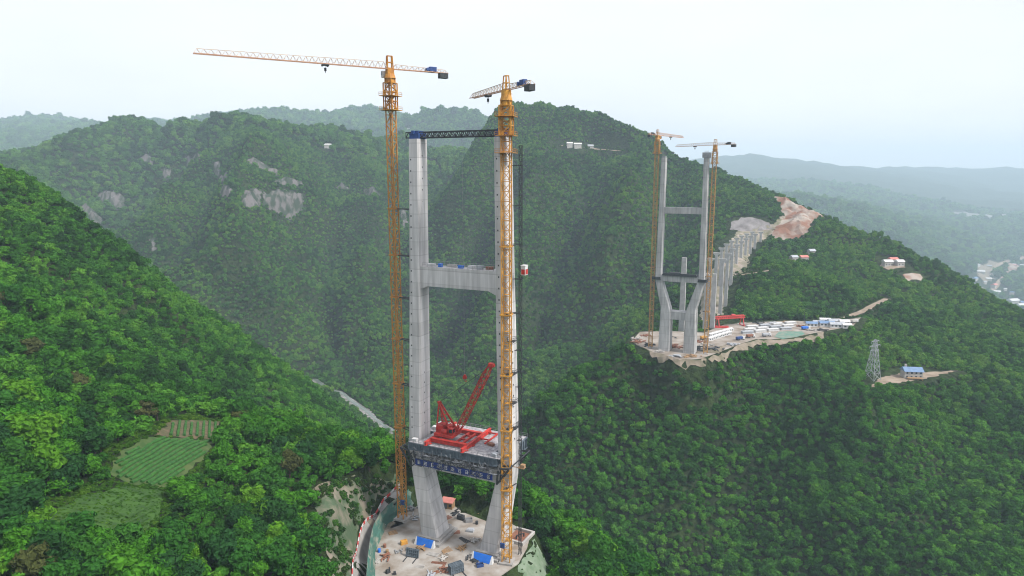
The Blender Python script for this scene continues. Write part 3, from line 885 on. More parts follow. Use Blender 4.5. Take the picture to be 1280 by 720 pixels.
mb = MB()
for s in (-1, 1):
    for k in range(15): mb.bar((-13.0 + k * 1.86, s * 2.5, 95.6), (-13.0 + k * 1.86, s * 2.5, 96.9), .09)
    for z in (96.2, 96.9): mb.bar((-13.0, s * 2.5, z), (13.0, s * 2.5, z), .08)
mb.build('railing', M['grey'], ub)
for k, (x, y, sx, sy, sz, m) in enumerate([(-10.6, -.6, 2.6, 1.6, .8, 'white'), (-7.0, -1.0, 1.2, 1.2, 1.1, 'blue'), (-3.4, .4, 3.0, 1.2, .8, 'wall'), (.6, -1.0, 1.8, 1.0, .9, 'blue'), (4.0, .2, 2.4, 1.4, .9, 'white'), (7.4, -.8, 2.0, 1.2, 1.1, 'roof_grey'), (10.4, .2, 2.6, 1.0, .9, 'rebar')]):
    o = MB(); o.box((0, 0, sz / 2), (sx, sy, sz)); o.box((0, 0, sz + .06), (sx * 1.06, sy * 1.06, .12))
    p = local(NEAR, x, y)
    ob = o.build('material_crate', M[m], None, .05, loc=(p[0], p[1], ZB + 95.6)); ob.rotation_euler[2] = YAW
    where = ['white crate at the left end of the upper crossbeam', 'small blue crate left on the upper crossbeam', 'long low pale crate left of the upper crossbeam middle', 'wide blue crate at the middle of the upper crossbeam', 'white crate right of the middle of the upper crossbeam', 'grey crate towards the right leg on the upper crossbeam', 'rusty brown crate against the right leg on the upper crossbeam'][k]
    tag(ob, where, 'crate', 'crates on the upper crossbeam')

# dark truss bridging the leg tops
tb = empty('truss_beam', (*local(NEAR, 0, 0), ZB + NT), YAW, 'dark steel truss walkway bridging the tops of the nearer tower legs', 'truss')
mb = MB(); n = 18
for yy in (-1.2, 1.2):
    for z in (.35, 2.1): mb.bar((-19.0, yy, z), (18.0, yy, z), .32)
    for k in range(n):
        xa = -19.0 + 37.0 * k / n; xb = xa + 37.0 / n
        mb.bar((xa, yy, .35), ((xa + xb) / 2, yy, 2.1), .2); mb.bar(((xa + xb) / 2, yy, 2.1), (xb, yy, .35), .2); mb.bar((xa, yy, .35), (xa, yy, 2.1), .15)
for k in range(n + 1):
    x = -19.0 + 37.0 * k / n
    mb.bar((x, -1.2, 2.1), (x, 1.2, 2.1), .15)
mb.build('frame', M['dark'], tb)
mb = MB(); mb.box((-.5, 0, .62), (36.4, 2.1, .1)); mb.build('walkway', M['grey'], tb)
for s in (-1, 1):
    mb = MB(); mb.box((s * 15.25, 0, .9), (3.4, 4.6, 1.8)); mb.box((s * 15.25, 0, 2.2), (2.6, 3.0, .8)); mb.box((s * 15.6, -2.2, 2.0), (1.0, .8, 1.2))
    mb.build('saddle_frame', M['navy'], tb, .05)

# lower deck: first girder segment with its banner
gd = empty('deck_girder', (*local(NEAR, 0, 0), ZB + 31.0), YAW, 'dark steel girder box with plank top and blue banner under the red crane', 'bridge girder')
mb = MB()
def girder_block(x0, x1, y0, y1, z0, z1):
    mb.box(((x0 + x1) / 2, (y0 + y1) / 2, z1 - .2), (x1 - x0, y1 - y0, .4)); mb.box(((x0 + x1) / 2, (y0 + y1) / 2, z0 + .2), (x1 - x0, y1 - y0, .4))
    mb.box(((x0 + x1) / 2, (y0 + y1) / 2, (z0 + z1) / 2), (x1 - x0 - .7, y1 - y0 - .7, z1 - z0 - .8))
    for k in range(int((x1 - x0) / 1.6) + 1):
        x = min(x0 + .12 + k * 1.6, x1 - .12)
        for y in (y0 + .16, y1 - .16): mb.box((x, y, (z0 + z1) / 2), (.24, .3, z1 - z0 - .82))
    for k in range(int((y1 - y0) / 1.6) + 1):
        y = min(y0 + .5 + k * 1.6, y1 - .5)
        for x in (x0 + .16, x1 - .16): mb.box((x, y, (z0 + z1) / 2), (.3, .24, z1 - z0 - .82))
girder_block(-17.2, 16.2, -7.4, -4.2, 2.6, 5.2)
girder_block(-13.8, 13.8, -4.1, 4.1, 1.2, 5.19)
girder_block(-17.2, 17.6, 4.2, 14.0, 1.2, 5.2)
mb.build('box_frame', M['teal'], gd)
mb = MB(); mb.box((.2, -5.8, 5.3), (34.0, 3.0, .12)); mb.box((0, 0, 5.3), (27.0, 8.2, .12)); mb.box((.2, 9.1, 5.3), (34.0, 9.6, .12)); mb.build('plank_deck', M['planks'], gd)
mb = MB()
for k in range(18):
    x = -17.0 + k * 2.03
    mb.bar((x, -7.3, 5.3), (x, -7.3, 6.5), .09); mb.bar((x, 13.9, 5.3), (x, 13.9, 6.5), .09)
for z in (5.9, 6.5): mb.bar((-17, -7.3, z), (17.5, -7.3, z), .07); mb.bar((-17, 13.9, z), (17.5, 13.9, z), .07)
mb.build('railing', M['grey'], gd)
mb = MB(); mb.box((.5, -7.75, -1.0), (29.0, .16, 2.1))
    # block lettering: strokes of characters too small to read in the photograph
rr = random.Random(4)
for k in range(11):
    cx = -12.6 + k * 2.62
    for q in range(3): mb.box((cx, -7.85, -1.5 + q * .5), (.9 + .3 * rr.random(), .08, .14))
    mb.box((cx + rr.uniform(-.35, .35), -7.85, -1.0), (.15, .07, 1.25)); mb.box((cx - .4, -7.85, -1.1 - .2 * rr.random()), (.14, .075, .8))
bn = mb.build('banner', M['banner'], gd); bn.data.materials.append(M['white'])
bn.data.polygons.foreach_set('material_index', [0] * 6 + [1] * (len(mb.f) - 6))
for s in (-1, 1):
    mb = MB()
    for y in (-7.0, -4.6, 4.8, 9.0):
        mb.bar((s * 20.5, y, 2.6), (s * 16.2, y, -3.4), .5); mb.bar((s * 20.5, y, 2.6), (s * 17.0, y, 2.0), .45); mb.bar((s * 16.2, y, -3.4), (s * 16.6, y, 1.2), .5); mb.bar((s * 18.3, y, -.4), (s * 16.8, y, .9), .3)
    for x, z in ((20.5, 2.6), (16.2, -3.4), (18.3, -.4)): mb.bar((s * x, -7.2, z), (s * x, 9.2, z), .3)
    mb.build('bracket', M['dark'], gd)
mb = MB()
for k in range(8):
    x = -11.5 + k * 3.3
    for q in range(3): mb.bar((x + q * .4, -8.0, .9 - .2 * q), (x + 1.6 - q, -7.0, 1.1), .2)
    mb.box((x + .8, -7.6, 1.0), (1.5, 1.0, .3))
    mb.bar((x, -7.9, 3.0), (x, -7.9, .2), .16); mb.bar((x + 1.6, -7.9, 2.4), (x + 2.8, -7.9, .3), .18)
rq = random.Random(33)
for k in range(90):
    x = rq.uniform(-15, 15); z = rq.uniform(-1.8, 3.6)
    mb.bar((x, -7.95 - rq.random() * .5, z), (x + rq.uniform(-1.8, 1.8), -7.95 - rq.random() * .5, z + rq.uniform(-1.3, 1.3)), rq.uniform(.09, .22))
for k in range(9):
    x = -14 + k * 3.5; mb.bar((x, -8.3, -2.2), (x, -8.3, 4.2), .13); mb.box((x + 1.4, -8.1, rq.choice((-2.1, .4, 1.9))), (2.6, .7, .12))
mb.bar((-14, -7.9, .3), (14.5, -7.9, .3), .2); mb.bar((-14, -7.95, 1.7), (14.5, -7.95, 1.7), .14); mb.bar((-14, -7.5, 1.0), (14.5, -7.5, 1.0), .3)
mb.build('hanging_scaffold', M['scaffold'], gd)
# loose material on the girder deck
rr = random.Random(9)
clut = [(-14.5, 6.5, 2.4, 1.6, 1.0, 'white', 'white crate at the far left corner of the girder deck'), (-15.2, 10.5, 1.8, 2.6, .8, 'roof_grey', 'low grey crate behind the left leg on the girder deck'), (-10.5, 11.5, 3.0, 1.4, .9, 'wall', 'long pale crate at the back of the girder deck'), (14.2, 9.5, 2.2, 2.0, 1.2, 'planks', 'square dull grey crate at the far right of the girder deck'), (15.0, -5.8, 2.0, 1.6, 1.1, 'roof_grey', 'grey crate at the front right corner of the girder deck'), (-15.2, -5.9, 1.8, 1.4, .9, 'white', 'white crate at the front left corner of the girder deck'), (11.0, 12.0, 1.6, 1.6, 1.3, 'navy', 'navy crate at the back right of the girder deck'), (9.8, 1.5, 2.4, 1.2, .8, 'rebar', 'rusty crate beside the red skid on the girder deck')]
for x, y, sx, sy, sz, m, lb in clut:
    o = MB(); o.box((0, 0, sz / 2), (sx, sy, sz)); o.box((0, 0, sz + .05), (sx * 1.05, sy * 1.05, .1))
    p = local(NEAR, x, y); ob = o.build('deck_crate', M[m], None, .05, loc=(p[0], p[1], ZB + 36.36)); ob.rotation_euler[2] = YAW + rr.uniform(-.3, .3)
    tag(ob, lb, 'crate', 'crates on the girder deck')

# red deck crane
dc = empty('deck_crane', (*local(NEAR, -1.0, 1.0), ZB + 36.36), YAW, 'red derrick crane with raised lattice boom standing on the girder deck', 'crane')
for x in (-8.6, 5.2):
    mb = MB(); mb.box((x, .8, .9), (.6, 20.5, 1.1)); mb.box((x, .8, 1.52), (.95, 20.7, .14)); mb.box((x, .8, .3), (.95, 20.7, .14))
    for y in (-7, -2.5, 4, 10): mb.box((x, y, .16), (1.7, 1.2, .3))
    mb.build('skid_beam', M['red'], dc, .03)
for y in (-6.0, 5.0):
    mb = MB(); mb.box((-1.7, y, 1.2), (13.2, 1.0, 1.3)); mb.box((-1.7, y, 1.93), (13.4, 1.3, .16)); mb.build('cross_beam', M['red'], dc, .03)
mb = MB()
for x in (.4, 2.8): mb.box((x, -.5, 1.25), (.5, 10.0, .7))
mb.box((1.6, -1.5, 1.3), (2.0, .5, .6)); mb.box((1.6, 2.0, 1.3), (2.0, .5, .6)); mb.box((9.0, 6.0, .7), (.45, 13.0, .45)); mb.box((7.0, 3.0, .7), (4.0, .4, .4)); mb.box((7.0, 9.0, .7), (4.0, .4, .4))
mb.build('walkway_frame', M['red'], dc)
mb = MB(); mb.box((-4.6, -1.5, 2.6), (7.2, 6.4, 1.0)); mb.tube((-4.6, -1.5, 1.4), (-4.6, -1.5, 2.2), 2.4, 16); mb.build('slewing_platform', M['red'], dc, .05)
mb = MB(); mb.box((-7.0, -1.0, 4.2), (2.4, 3.8, 2.2)); mb.box((-4.4, .6, 3.9), (2.0, 2.2, 1.6)); mb.tube((-5.6, -3.6, 3.8), (-3.4, -3.6, 3.8), .8, 12); mb.tube((-2.6, .4, 3.7), (-2.6, 2.2, 3.7), .6, 12); mb.build('machinery_house', M['red'], dc, .05)
mb = MB(); mb.box((-1.8, -3.6, 4.3), (1.5, 1.6, 2.2)); cb = mb.build('cab', M['red'], dc, .05)
mb = MB(); mb.box((-1.8, -4.44, 4.6), (1.2, .08, 1.2)); mb.box((-1.01, -3.6, 4.6), (.08, 1.2, 1.2)); mb.build('window', M['glass'], cb)
mb = MB(); top = Vector((-8.2, -.6, 12.6))
for y in (-3.6, .8):
    mb.bar((-1.9, y, 3.0), top + Vector((0, .3 if y > 0 else -.3, 0)), .5); mb.bar((-7.8, y, 3.0), top + Vector((0, .3 if y > 0 else -.3, 0)), .36)
    for t in (.3, .55, .8):
        a = Vector((-1.9, y, 3.0)).lerp(top, t); b = Vector((-7.8, y, 3.0)).lerp(top, t); mb.bar(a, b, .2)
for t in (.3, .6, .85): mb.bar(Vector((-1.9, -3.6, 3)).lerp(top, t), Vector((-1.9, .8, 3)).lerp(top, t), .25)
mb.box(top, (.9, 1.2, .7)); mb.build('a_frame', M['red'], dc)
b0 = Vector((-1.0, -1.4, 3.2)); b1 = Vector((14.6, -7.0, 30.0))
mb = MB(); dirv = (b1 - b0).normalized(); sx_ = dirv.cross(Vector((0, 1, 0))).normalized(); sy_ = dirv.cross(sx_).normalized()
nb = 16
def bw(t): return 0.3 + 0.6 * min(1, t / .12, (1 - t) / .16 + .25)
cor = [(-1, -1), (1, -1), (1, 1), (-1, 1)]
for k in range(nb):
    ta, tb2 = k / nb, (k + 1) / nb
    pa = [b0.lerp(b1, ta) + sx_ * c[0] * bw(ta) + sy_ * c[1] * bw(ta) for c in cor]; pb = [b0.lerp(b1, tb2) + sx_ * c[0] * bw(tb2) + sy_ * c[1] * bw(tb2) for c in cor]
    for i in range(4):
        mb.bar(pa[i], pb[i], .2); j = (i + 1) % 4
        mb.bar(pa[i], pb[j], .11) if k % 2 else mb.bar(pa[j], pb[i], .11)
        mb.bar(pb[i], pb[j], .13)
mb.build('boom', M['red'], dc)
mb = MB(); mb.box(b1 + Vector((.3, 0, .2)), (1.6, 1.3, 1.1)); mb.tube(b1 + Vector((.9, -.5, 0)), b1 + Vector((.9, .5, 0)), .6, 12); mb.build('boom_head', M['red'], dc, .04)
mb = MB()
for q in (-.4, .4): mb.tube(top + Vector((0, q, 0)), b0.lerp(b1, .93) + Vector((0, q, .8)), .05, 5); mb.tube(top + Vector((0, q, 0)), (-7.9, q * 4, 3.0), .06, 5)
mb.build('stay_rope', M['dark'], dc)
# hook hanging between the legs
hp = pt(581, 474, 219.0)
hb = empty('hanging_hook', (hp[0], hp[1], hp[2]), 0, 'small red hook block hanging on a rope between the tower legs', 'hook')
mb = MB(); mb.box((0, 0, .6), (1.3, .8, .9)); mb.tube((0, -.3, 1.1), (0, .3, 1.1), .5, 10); mb.tube((0, 0, -.6), (0, 0, .2), .12, 6); mb.bar((0, 0, -.6), (.5, 0, -.8), .2); mb.bar((.5, 0, -.8), (.7, 0, -.3), .18)
mb.build('block', M['red'], hb)
mb = MB(); mb.tube((0, 0, 1.4), (0, 0, ZB + NT + .4 - hp[2]), .035, 5); mb.build('rope', M['grey'], hb)

# cranes of the near tower
def leg_near(s):
    def f(z):
        h = z - ZB; t = min(1, max(0, (h - 36) / 100)); r = s * (17.1 - 1.85 * t) if h > 32 else s * (11.2 + 5.9 * h / 32)
        p = local(NEAR, r + s * (2.2 - .4 * t), 0); return (p[0], p[1], z)
    return f
LC = (-39.6, 229.6, CZ - 123.0)
tower_crane(LC, YAW, math.radians(-150), 156.5, 58, 20.5, 'taller yellow tower crane with a long pale jib left of the near bridge tower', (M['orange'], M['pink'], M['yellow']),
            ties=[CZ + z - LC[2] for z in (-11.5, -27, -41.5, -56, -72, -88)], trolley=0.36, platforms=(156.5 - 8.5,), tie_to=leg_near(-1))
RC = (-1.7, 205.9, ZP)
tower_crane(RC, YAW + .2, math.radians(117), 149.6, 25, 16, 'yellow tower crane with short foreshortened jib before the right leg of the near tower', (M['yellow'], M['pink'], M['orange']),
            ties=[CZ + z - RC[2] for z in (-21.7, -42.7, -62, -80, -100)], trolley=0.5, platforms=(149.6 - 7.5, 149.6 - 18), tie_to=leg_near(1), w=2.6)

# construction hoist on the right leg
hx = local(NEAR, 20.6, 1.2)
ho = empty('construction_hoist', (hx[0], hx[1], ZB), YAW, 'dark hoist mast with red and white cabin on the right tower leg', 'hoist')
mb = MB(); lattice(mb, -.4, .4, -.4, .4, 0, 134, 1.8, .1, .07); mb.build('mast', M['dark'], ho)
for z in (40, 46, 58, 70, 82, 93, 104, 116, 128):
    mb = MB(); t = max(0, (z - 36) / 100)
    mb.bar((-.4, 0, z), (-2.0 - 1.0 * t, 0, z), .2); mb.bar((.4, .4, z + .1), (-2.0 - 1.0 * t, 1.2, z), .15); mb.bar((-.4, 0, z), (.4, .4, z + .1), .15); mb.build('wall_tie', M['dark'], ho)
mb = MB(); mb.box((1.4, -.2, 96.0), (1.5, 2.0, 2.9)); mb.box((1.4, -.2, 97.55), (1.7, 2.2, .2)); cbn = mb.build('cabin', M['white'], ho, .05)
mb = MB(); mb.box((1.4, -1.23, 95.6), (1.2, .06, 1.6)); mb.box((2.18, -.2, 95.6), (.06, 1.6, 1.6)); mb.build('door', M['red'], cbn)
for k, z in enumerate((45.5, 54.0, 63.5, 74.0)):    # small work platforms on the right leg
    pp = local(NEAR, 19.2 - .018 * (z - 36), -2.6)
    w_ = empty('work_platform', (pp[0], pp[1], ZB + z), YAW, ['lowest railed work platform on the right side of the near tower', 'second railed work platform up the right side of the near tower', 'third railed work platform up the right side of the near tower', 'highest railed work platform on the right side of the near tower'][k], 'platform', 'work platforms on the right leg')
    mb = MB(); mb.box((.9, .2, 0), (2.4, 2.4, .12)); mb.bar((-.6, .2, -1.8), (1.9, .2, -.1), .16); mb.build('deck', M['dark'], w_)
    mb = MB()
    for x, y in ((2.05, -.95), (2.05, 1.35), (-.2, -.95), (-.2, 1.35)): mb.bar((x, y, .05), (x, y, 1.2), .09)
    for zz in (.65, 1.2): mb.bar((2.05, -.95, zz), (2.05, 1.35, zz), .08); mb.bar((-.2, -.95, zz), (2.05, -.95, zz), .08); mb.bar((-.2, 1.35, zz), (2.05, 1.35, zz), .08)
    mb.build('railing', M['dark'], w_)
pp = local(NEAR, 20.5, -3.0)
mb = MB(); mb.box((2.6, 0, 0), (2.2, 1.8, .25)); mb.bar((-1.2, 0, -.3), (3.6, 0, -.15), .2); mb.box((3.0, 0, .6), (1.3, 1.4, 1.0))
o = mb.build('loading_shelf', M['timber'], None, loc=(pp[0], pp[1], ZB + 33.0)); o.rotation_euler[2] = YAW
tag(o, 'timber loading shelf sticking out right of the tower at deck level', 'shelf')

# ------------------------------------------------------------------ the near platform
for s in (-1, 1):
    fx = local(NEAR, s * 11.1, -.4)
    mb = MB(); mb.box((0, 0, .5), (10.2, 13.0, 1.0)); mb.box((0, .4, 1.3), (8.6, 10.6, .6))
    o = mb.build('pile_cap', M['slab_grey'], None, .08, loc=(fx[0], fx[1], ZP)); o.rotation_euler[2] = YAW
    tag(o, 'stepped concrete base under the %s leg of the near tower' % ('left' if s < 0 else 'right'), 'footing', 'bases of the near tower')
    bx = local(NEAR, s * 11.1, -7.6)
    pb = empty('site_board', (bx[0], bx[1], ZP), YAW, 'bright blue board with pale ends before the %s foot of the near tower' % ('left' if s < 0 else 'right'), 'board', 'blue boards at the tower feet')
    mb = MB(); mb.hexa([(-3.4, -.9, .1), (3.4, -.9, .1), (3.4, -.75, .1), (-3.4, -.75, .1), (-3.4, .25, 2.4), (3.4, .25, 2.4), (3.4, .4, 2.4), (-3.4, .4, 2.4)]); mb.build('panel', M['blue'], pb)
    for q in (-1, 1):
        mb = MB(); mb.hexa([(q * 3.45 - .5, -.95, .05), (q * 3.45 + .5, -.95, .05), (q * 3.45 + .5, .5, .05), (q * 3.45 - .5, .5, .05), (q * 3.45 - .2, .2, 2.3), (q * 3.45 + .2, .2, 2.3), (q * 3.45 + .2, .5, 2.3), (q * 3.45 - .2, .5, 2.3)])
        mb.build('end_block', M['white'], pb)

def place(px, py, name, label, cat, group=None, rz=0.0, z=None):
    p = onz(px, py, ZP if z is None else z)
    return empty(name, (p[0], p[1], p[2]), rz, label, cat, group)
# hut with the pink-red roof
h = place(560, 634, 'site_hut', 'small site hut with pink red roof behind the left tower leg', 'hut', rz=-.3)
mb = MB(); mb.box((0, 0, 1.3), (4.6, 3.0, 2.6)); mb.build('wall', M['timber'], h, .03)
mb = MB(); mb.hexa([(-2.6, -1.9, 2.6), (2.6, -1.9, 2.6), (2.6, 1.8, 3.1), (-2.6, 1.8, 3.1), (-2.6, -1.9, 2.75), (2.6, -1.9, 2.75), (2.6, 1.8, 3.25), (-2.6, 1.8, 3.25)]); mb.build('roof', M['roof_red'], h)
mb = MB(); mb.box((-.9, -1.52, 1.2), (2.2, .08, 2.0)); mb.build('door', M['teal'], h)
mb = MB(); mb.box((1.5, -1.52, 1.5), (1.0, .08, .9)); mb.build('window', M['glass'], h)
# formwork racks
def formwork(px, py, rz, n, label, tilt, gap):
    f = place(px, py, 'formwork_panel', label, 'formwork', 'formwork panels on the platform', rz)
    for k in range(n):
        mb = MB(); y = k * gap
        def q(x, z): return (x, y + z * tilt, z)
        mb.hexa([q(-2.3, .15), q(2.3, .15), (2.3, y + .15 * tilt + .12, .15), (-2.3, y + .15 * tilt + .12, .15), q(-2.3, 2.9), q(2.3, 2.9), (2.3, y + 2.9 * tilt + .12, 2.9), (-2.3, y + 2.9 * tilt + .12, 2.9)])
        for i in range(7): x = -2.2 + i * .733; mb.bar((x, y - .12, .15), (x, y + 2.9 * tilt - .12, 2.9), .16)
        for z in (.5, 1.5, 2.5): mb.bar((-2.3, y + z * tilt - .2, z), (2.3, y + z * tilt - .2, z), .16)
        mb.build('panel', M['teal'], f)
    for x in (-1.7, 1.7):
        mb = MB(); mb.bar((x, -3.2, .12), (x, n * gap + .6, .12), .24); mb.build('skid', M['dark'], f)
formwork(515, 697, -.30, 1, 'dark steel formwork panel standing alone on two long skids', .25, 0)
formwork(572, 717, .55, 4, 'stack of dark steel formwork panels leaning at the platform edge', .12, .6)
# low things on the platform
def bits(px, py, name, label, cat, sizes, mat, rz=0.0, group='loose items on the platform'):
    p = onz(px, py, ZP); mb = MB()
    for (x, y, z, a, b, c, r) in sizes: mb.box((x, y, z + c / 2), (a, b, c), r)
    o = mb.build(name, M[mat], None, .03, loc=(p[0], p[1], ZP)); o.rotation_euler[2] = rz
    return tag(o, label, cat, group)
bits(540, 695, 'timber_stack', 'pale stacked timber beside the lone formwork panel', 'timber', [(0, i * .3, 0, 4.0, .22, .3 + .1 * (i % 2), .03 * i) for i in range(7)], 'wall', -.4)
bits(586, 652, 'steel_bin', 'grey open steel bin between the tower legs', 'bin', [(0, 0, 0, 2.6, 1.8, .15, 0), (0, -.85, .15, 2.6, .12, 1.1, 0), (0, .85, .15, 2.6, .12, 1.1, 0), (-1.25, 0, .15, .12, 1.58, 1.1, 0), (1.25, 0, .15, .12, 1.58, 1.1, 0)], 'grey', .2)
bits(576, 649, 'generator', 'dark grey generator box behind the tower legs', 'generator', [(0, 0, .2, 2.6, 1.5, 1.5, 0), (0, 0, 0, 2.8, 1.6, .2, 0), (.7, 0, 1.7, .5, .5, .3, 0)], 'dark', -.5)
bits(556, 651, 'rebar_bundle', 'rusty rebar bundle lying between the tower legs', 'rebar', [(0, i * .22, .1 * (i % 2), 7.0, .16, .16, .02 * i) for i in range(9)], 'rebar', .75)
bits(592, 640, 'plank_pile', 'weathered plank pile near the back platform edge', 'planks', [(0, i * .35, .12 * (i % 3), 5.0, .3, .12, .05 * i) for i in range(6)], 'timber', -.6)
bits(548, 705, 'rebar_bundle', 'rusty rebar bundle before the left blue board', 'rebar', [(0, i * .2, .1 * (i % 2), 5.0, .15, .15, .02 * i) for i in range(6)], 'rebar', -.2)
bits(545, 717, 'rebar_bundle', 'short rusty rebar bundle at the lower platform edge', 'rebar', [(0, i * .2, .1 * (i % 2), 2.6, .18, .2, .04 * i) for i in range(6)], 'rebar', .5)
bits(485, 716, 'pump', 'dark pump at the left platform edge', 'pump', [(0, 0, 0, 1.6, 1.0, .3, 0), (-.2, 0, .3, .9, .8, .9, 0), (.6, 0, .3, .4, .4, 1.4, 0)], 'dark', .8)
bits(493, 718, 'pump', 'small dark pump right of the other pump', 'pump', [(0, 0, 0, 1.3, .8, .2, 0), (.1, 0, .2, .8, .6, .8, 0)], 'dark', .2)
for px, py, m, lb in ((481, 684, 'rebar', 'brown steel drum at the left platform edge'), (484, 691, 'timber', 'dull brown steel drum beside the blue drum'), (474, 690, 'blue', 'blue steel drum at the left platform edge'), (596, 655, 'dark', 'dark steel drum beside the right leg')):
    p = onz(px, py, ZP); mb = MB(); mb.tube((0, 0, 0), (0, 0, 1.1), .5, 14)
    for z in (.02, .4, .74, 1.06): mb.tube((0, 0, z), (0, 0, z + .06), .54, 14)
    tag(mb.build('steel_drum', M[m], None, loc=(p[0], p[1], ZP)), lb, 'drum', 'steel drums on the platform')
for px, py, lb in ((501, 634, 'dark scrap heap at the foot of the left crane'), (512, 636, 'scrap heap between the left crane and the left leg'), (493, 644, 'low scrap heap left of the left crane')):
    p = onz(px, py, ZP); mb = MB(); rr = random.Random(px)
    for k in range(26): mb.box((rr.gauss(0, 1.3), rr.gauss(0, 1.0), .25 + .9 * rr.random() ** 2), (rr.uniform(.3, 1.6), rr.uniform(.2, .8), rr.uniform(.2, .5)), rr.random() * 3)
    tag(mb.build('scrap_heap', M['grey'], None, loc=(p[0], p[1], ZP)), lb, 'scrap', 'scrap heaps by the left crane')
for px, py, lb, m in ((508, 628, 'blue control box on the left crane mast', 'navy'), (628, 682, 'blue control box on the right crane mast', 'navy')):
    D = 227.5 if px < 520 else 204.0
    p = pt(px - 5 if px < 520 else px, py, D); mb = MB(); mb.box((0, 0, 0), (1.5, .5, 1.7)); mb.box((0, -.28, 0), (1.1, .06, .8)); mb.box((0, 0.6, -.2), (.2, 1.4, .2))
    o = mb.build('control_box', M[m], None, .03, loc=p); o.rotation_euler[2] = YAW
    tag(o, lb, 'control box', 'control boxes on the crane masts')
for k, (px, py, nm, mt, rz, sizes, lb) in enumerate((
 (492, 668, 'timber_stack', 'timber', .4, [(0, i * .4, .14 * (i % 2), 3.2, .3, .14, .04 * i) for i in range(6)], 'brown timber stack left of the left tower foot'),
 (476, 702, 'timber_stack', 'wall', 1.2, [(0, i * .35, .12 * (i % 2), 2.8, .28, .12, .03 * i) for i in range(6)], 'pale timber stack along the left platform edge'),
 (564, 668, 'rebar_bundle', 'rebar', .2, [(0, i * .2, .1 * (i % 2), 6.5, .15, .15, .02 * i) for i in range(9)], 'long rusty rebar bundle right of the left tower foot'),
 (578, 676, 'rebar_bundle', 'dark', -.9, [(0, i * .25, .1 * (i % 2), 4.5, .18, .15, .03 * i) for i in range(7)], 'dark steel bar bundle between the two tower feet'),
 (560, 690, 'plank_pile', 'timber', .6, [(0, i * .4, .1 * (i % 3), 3.6, .3, .1, .07 * i) for i in range(6)], 'scattered brown planks before the middle of the tower'),
 (524, 710, 'plank_pile', 'wall', -.2, [(0, i * .4, .1 * (i % 3), 3.0, .3, .1, .09 * i) for i in range(5)], 'pale planks just below the lone formwork panel'),
 (600, 708, 'steel_bin', 'navy', .3, [(0, 0, 0, 2.2, 1.4, .15, 0), (0, -.65, .15, 2.2, .1, .9, 0), (0, .65, .15, 2.2, .1, .9, 0), (-1.05, 0, .15, .1, 1.2, .9, 0), (1.05, 0, .15, .1, 1.2, .9, 0)], 'navy steel bin before the right blue board'),
 (505, 680, 'generator', 'yellow', .5, [(0, 0, .2, 2.2, 1.3, 1.2, 0), (0, 0, 0, 2.4, 1.4, .2, 0), (.6, 0, 1.4, .4, .4, .3, 0)], 'yellow generator box left of the left blue board'),
 (588, 664, 'tarpaulin_stack', 'roof_grey', -.3, [(0, 0, 0, 2.6, 1.8, .7, 0), (.2, .1, .7, 2.0, 1.4, .3, .2)], 'grey covered stack left of the right tower foot'))):
    bits(px, py, nm, lb, nm.split('_')[0] if nm != 'generator' else 'generator', sizes, mt, rz)
_wh = ['by the left platform edge', 'left of the lone formwork panel', 'between the lone formwork panel and the left blue board', 'in the middle of the platform front', 'before the right blue board', 'at the bottom edge of the platform', 'near the dark formwork stack', 'behind the left tower foot', 'between the two tower feet', 'beside the right tower foot', 'near the site hut', 'by the left crane foot']
for k, (px, py) in enumerate(((479, 698), (500, 690), (527, 686), (555, 698), (592, 702), (538, 719), (556, 712), (556, 660), (576, 686), (592, 676), (570, 642), (518, 648))):
    rr = random.Random(k + 70); mt = ['rebar', 'grey', 'timber', 'wall', 'dark', 'roof_grey'][k % 6]; nm = ['rusty', 'grey', 'brown timber', 'pale', 'dark', 'light grey'][k % 6]
    sz = [(rr.gauss(0, .9), rr.gauss(0, .7), .12 * q % .5, rr.uniform(.5, 3.2), rr.uniform(.15, .6), rr.uniform(.12, .4), rr.random() * 3) for q in range(12)]
    bits(px, py, 'debris_heap', '%s heap of loose material %s' % (nm, _wh[k]), 'heap', sz, mt, rr.random() * 3, 'loose heaps on the platform')
# concrete frame round the pit at the right edge
pf = onz(650, 672, ZP); pit = empty('retaining_wall', (pf[0], pf[1], ZP), YAW - .05, 'pale concrete parapet round a pit at the right platform edge', 'wall')
mb = MB(); mb.box((0, 4.2, .55), (7.2, .8, 1.1)); mb.box((3.2, 0, .55), (.8, 7.6, 1.1)); mb.box((-.2, -4.2, .55), (7.6, .8, 1.1)); mb.build('parapet', M['wall'], pit, .04)
mb = MB(); mb.box((-.4, 0, .06), (6.4, 7.6, .1)); mb.build('pit_floor', M['rebar'], pit)
mb = MB(); mb.box((-.6, -1.5, .7), (.4, .4, 1.3)); mb.box((.9, 1.2, .7), (.4, .4, 1.3)); mb.bar((-.6, -1.5, 1.3), (.9, 1.2, 1.3), .3); mb.build('prop', M['dark'], pit)
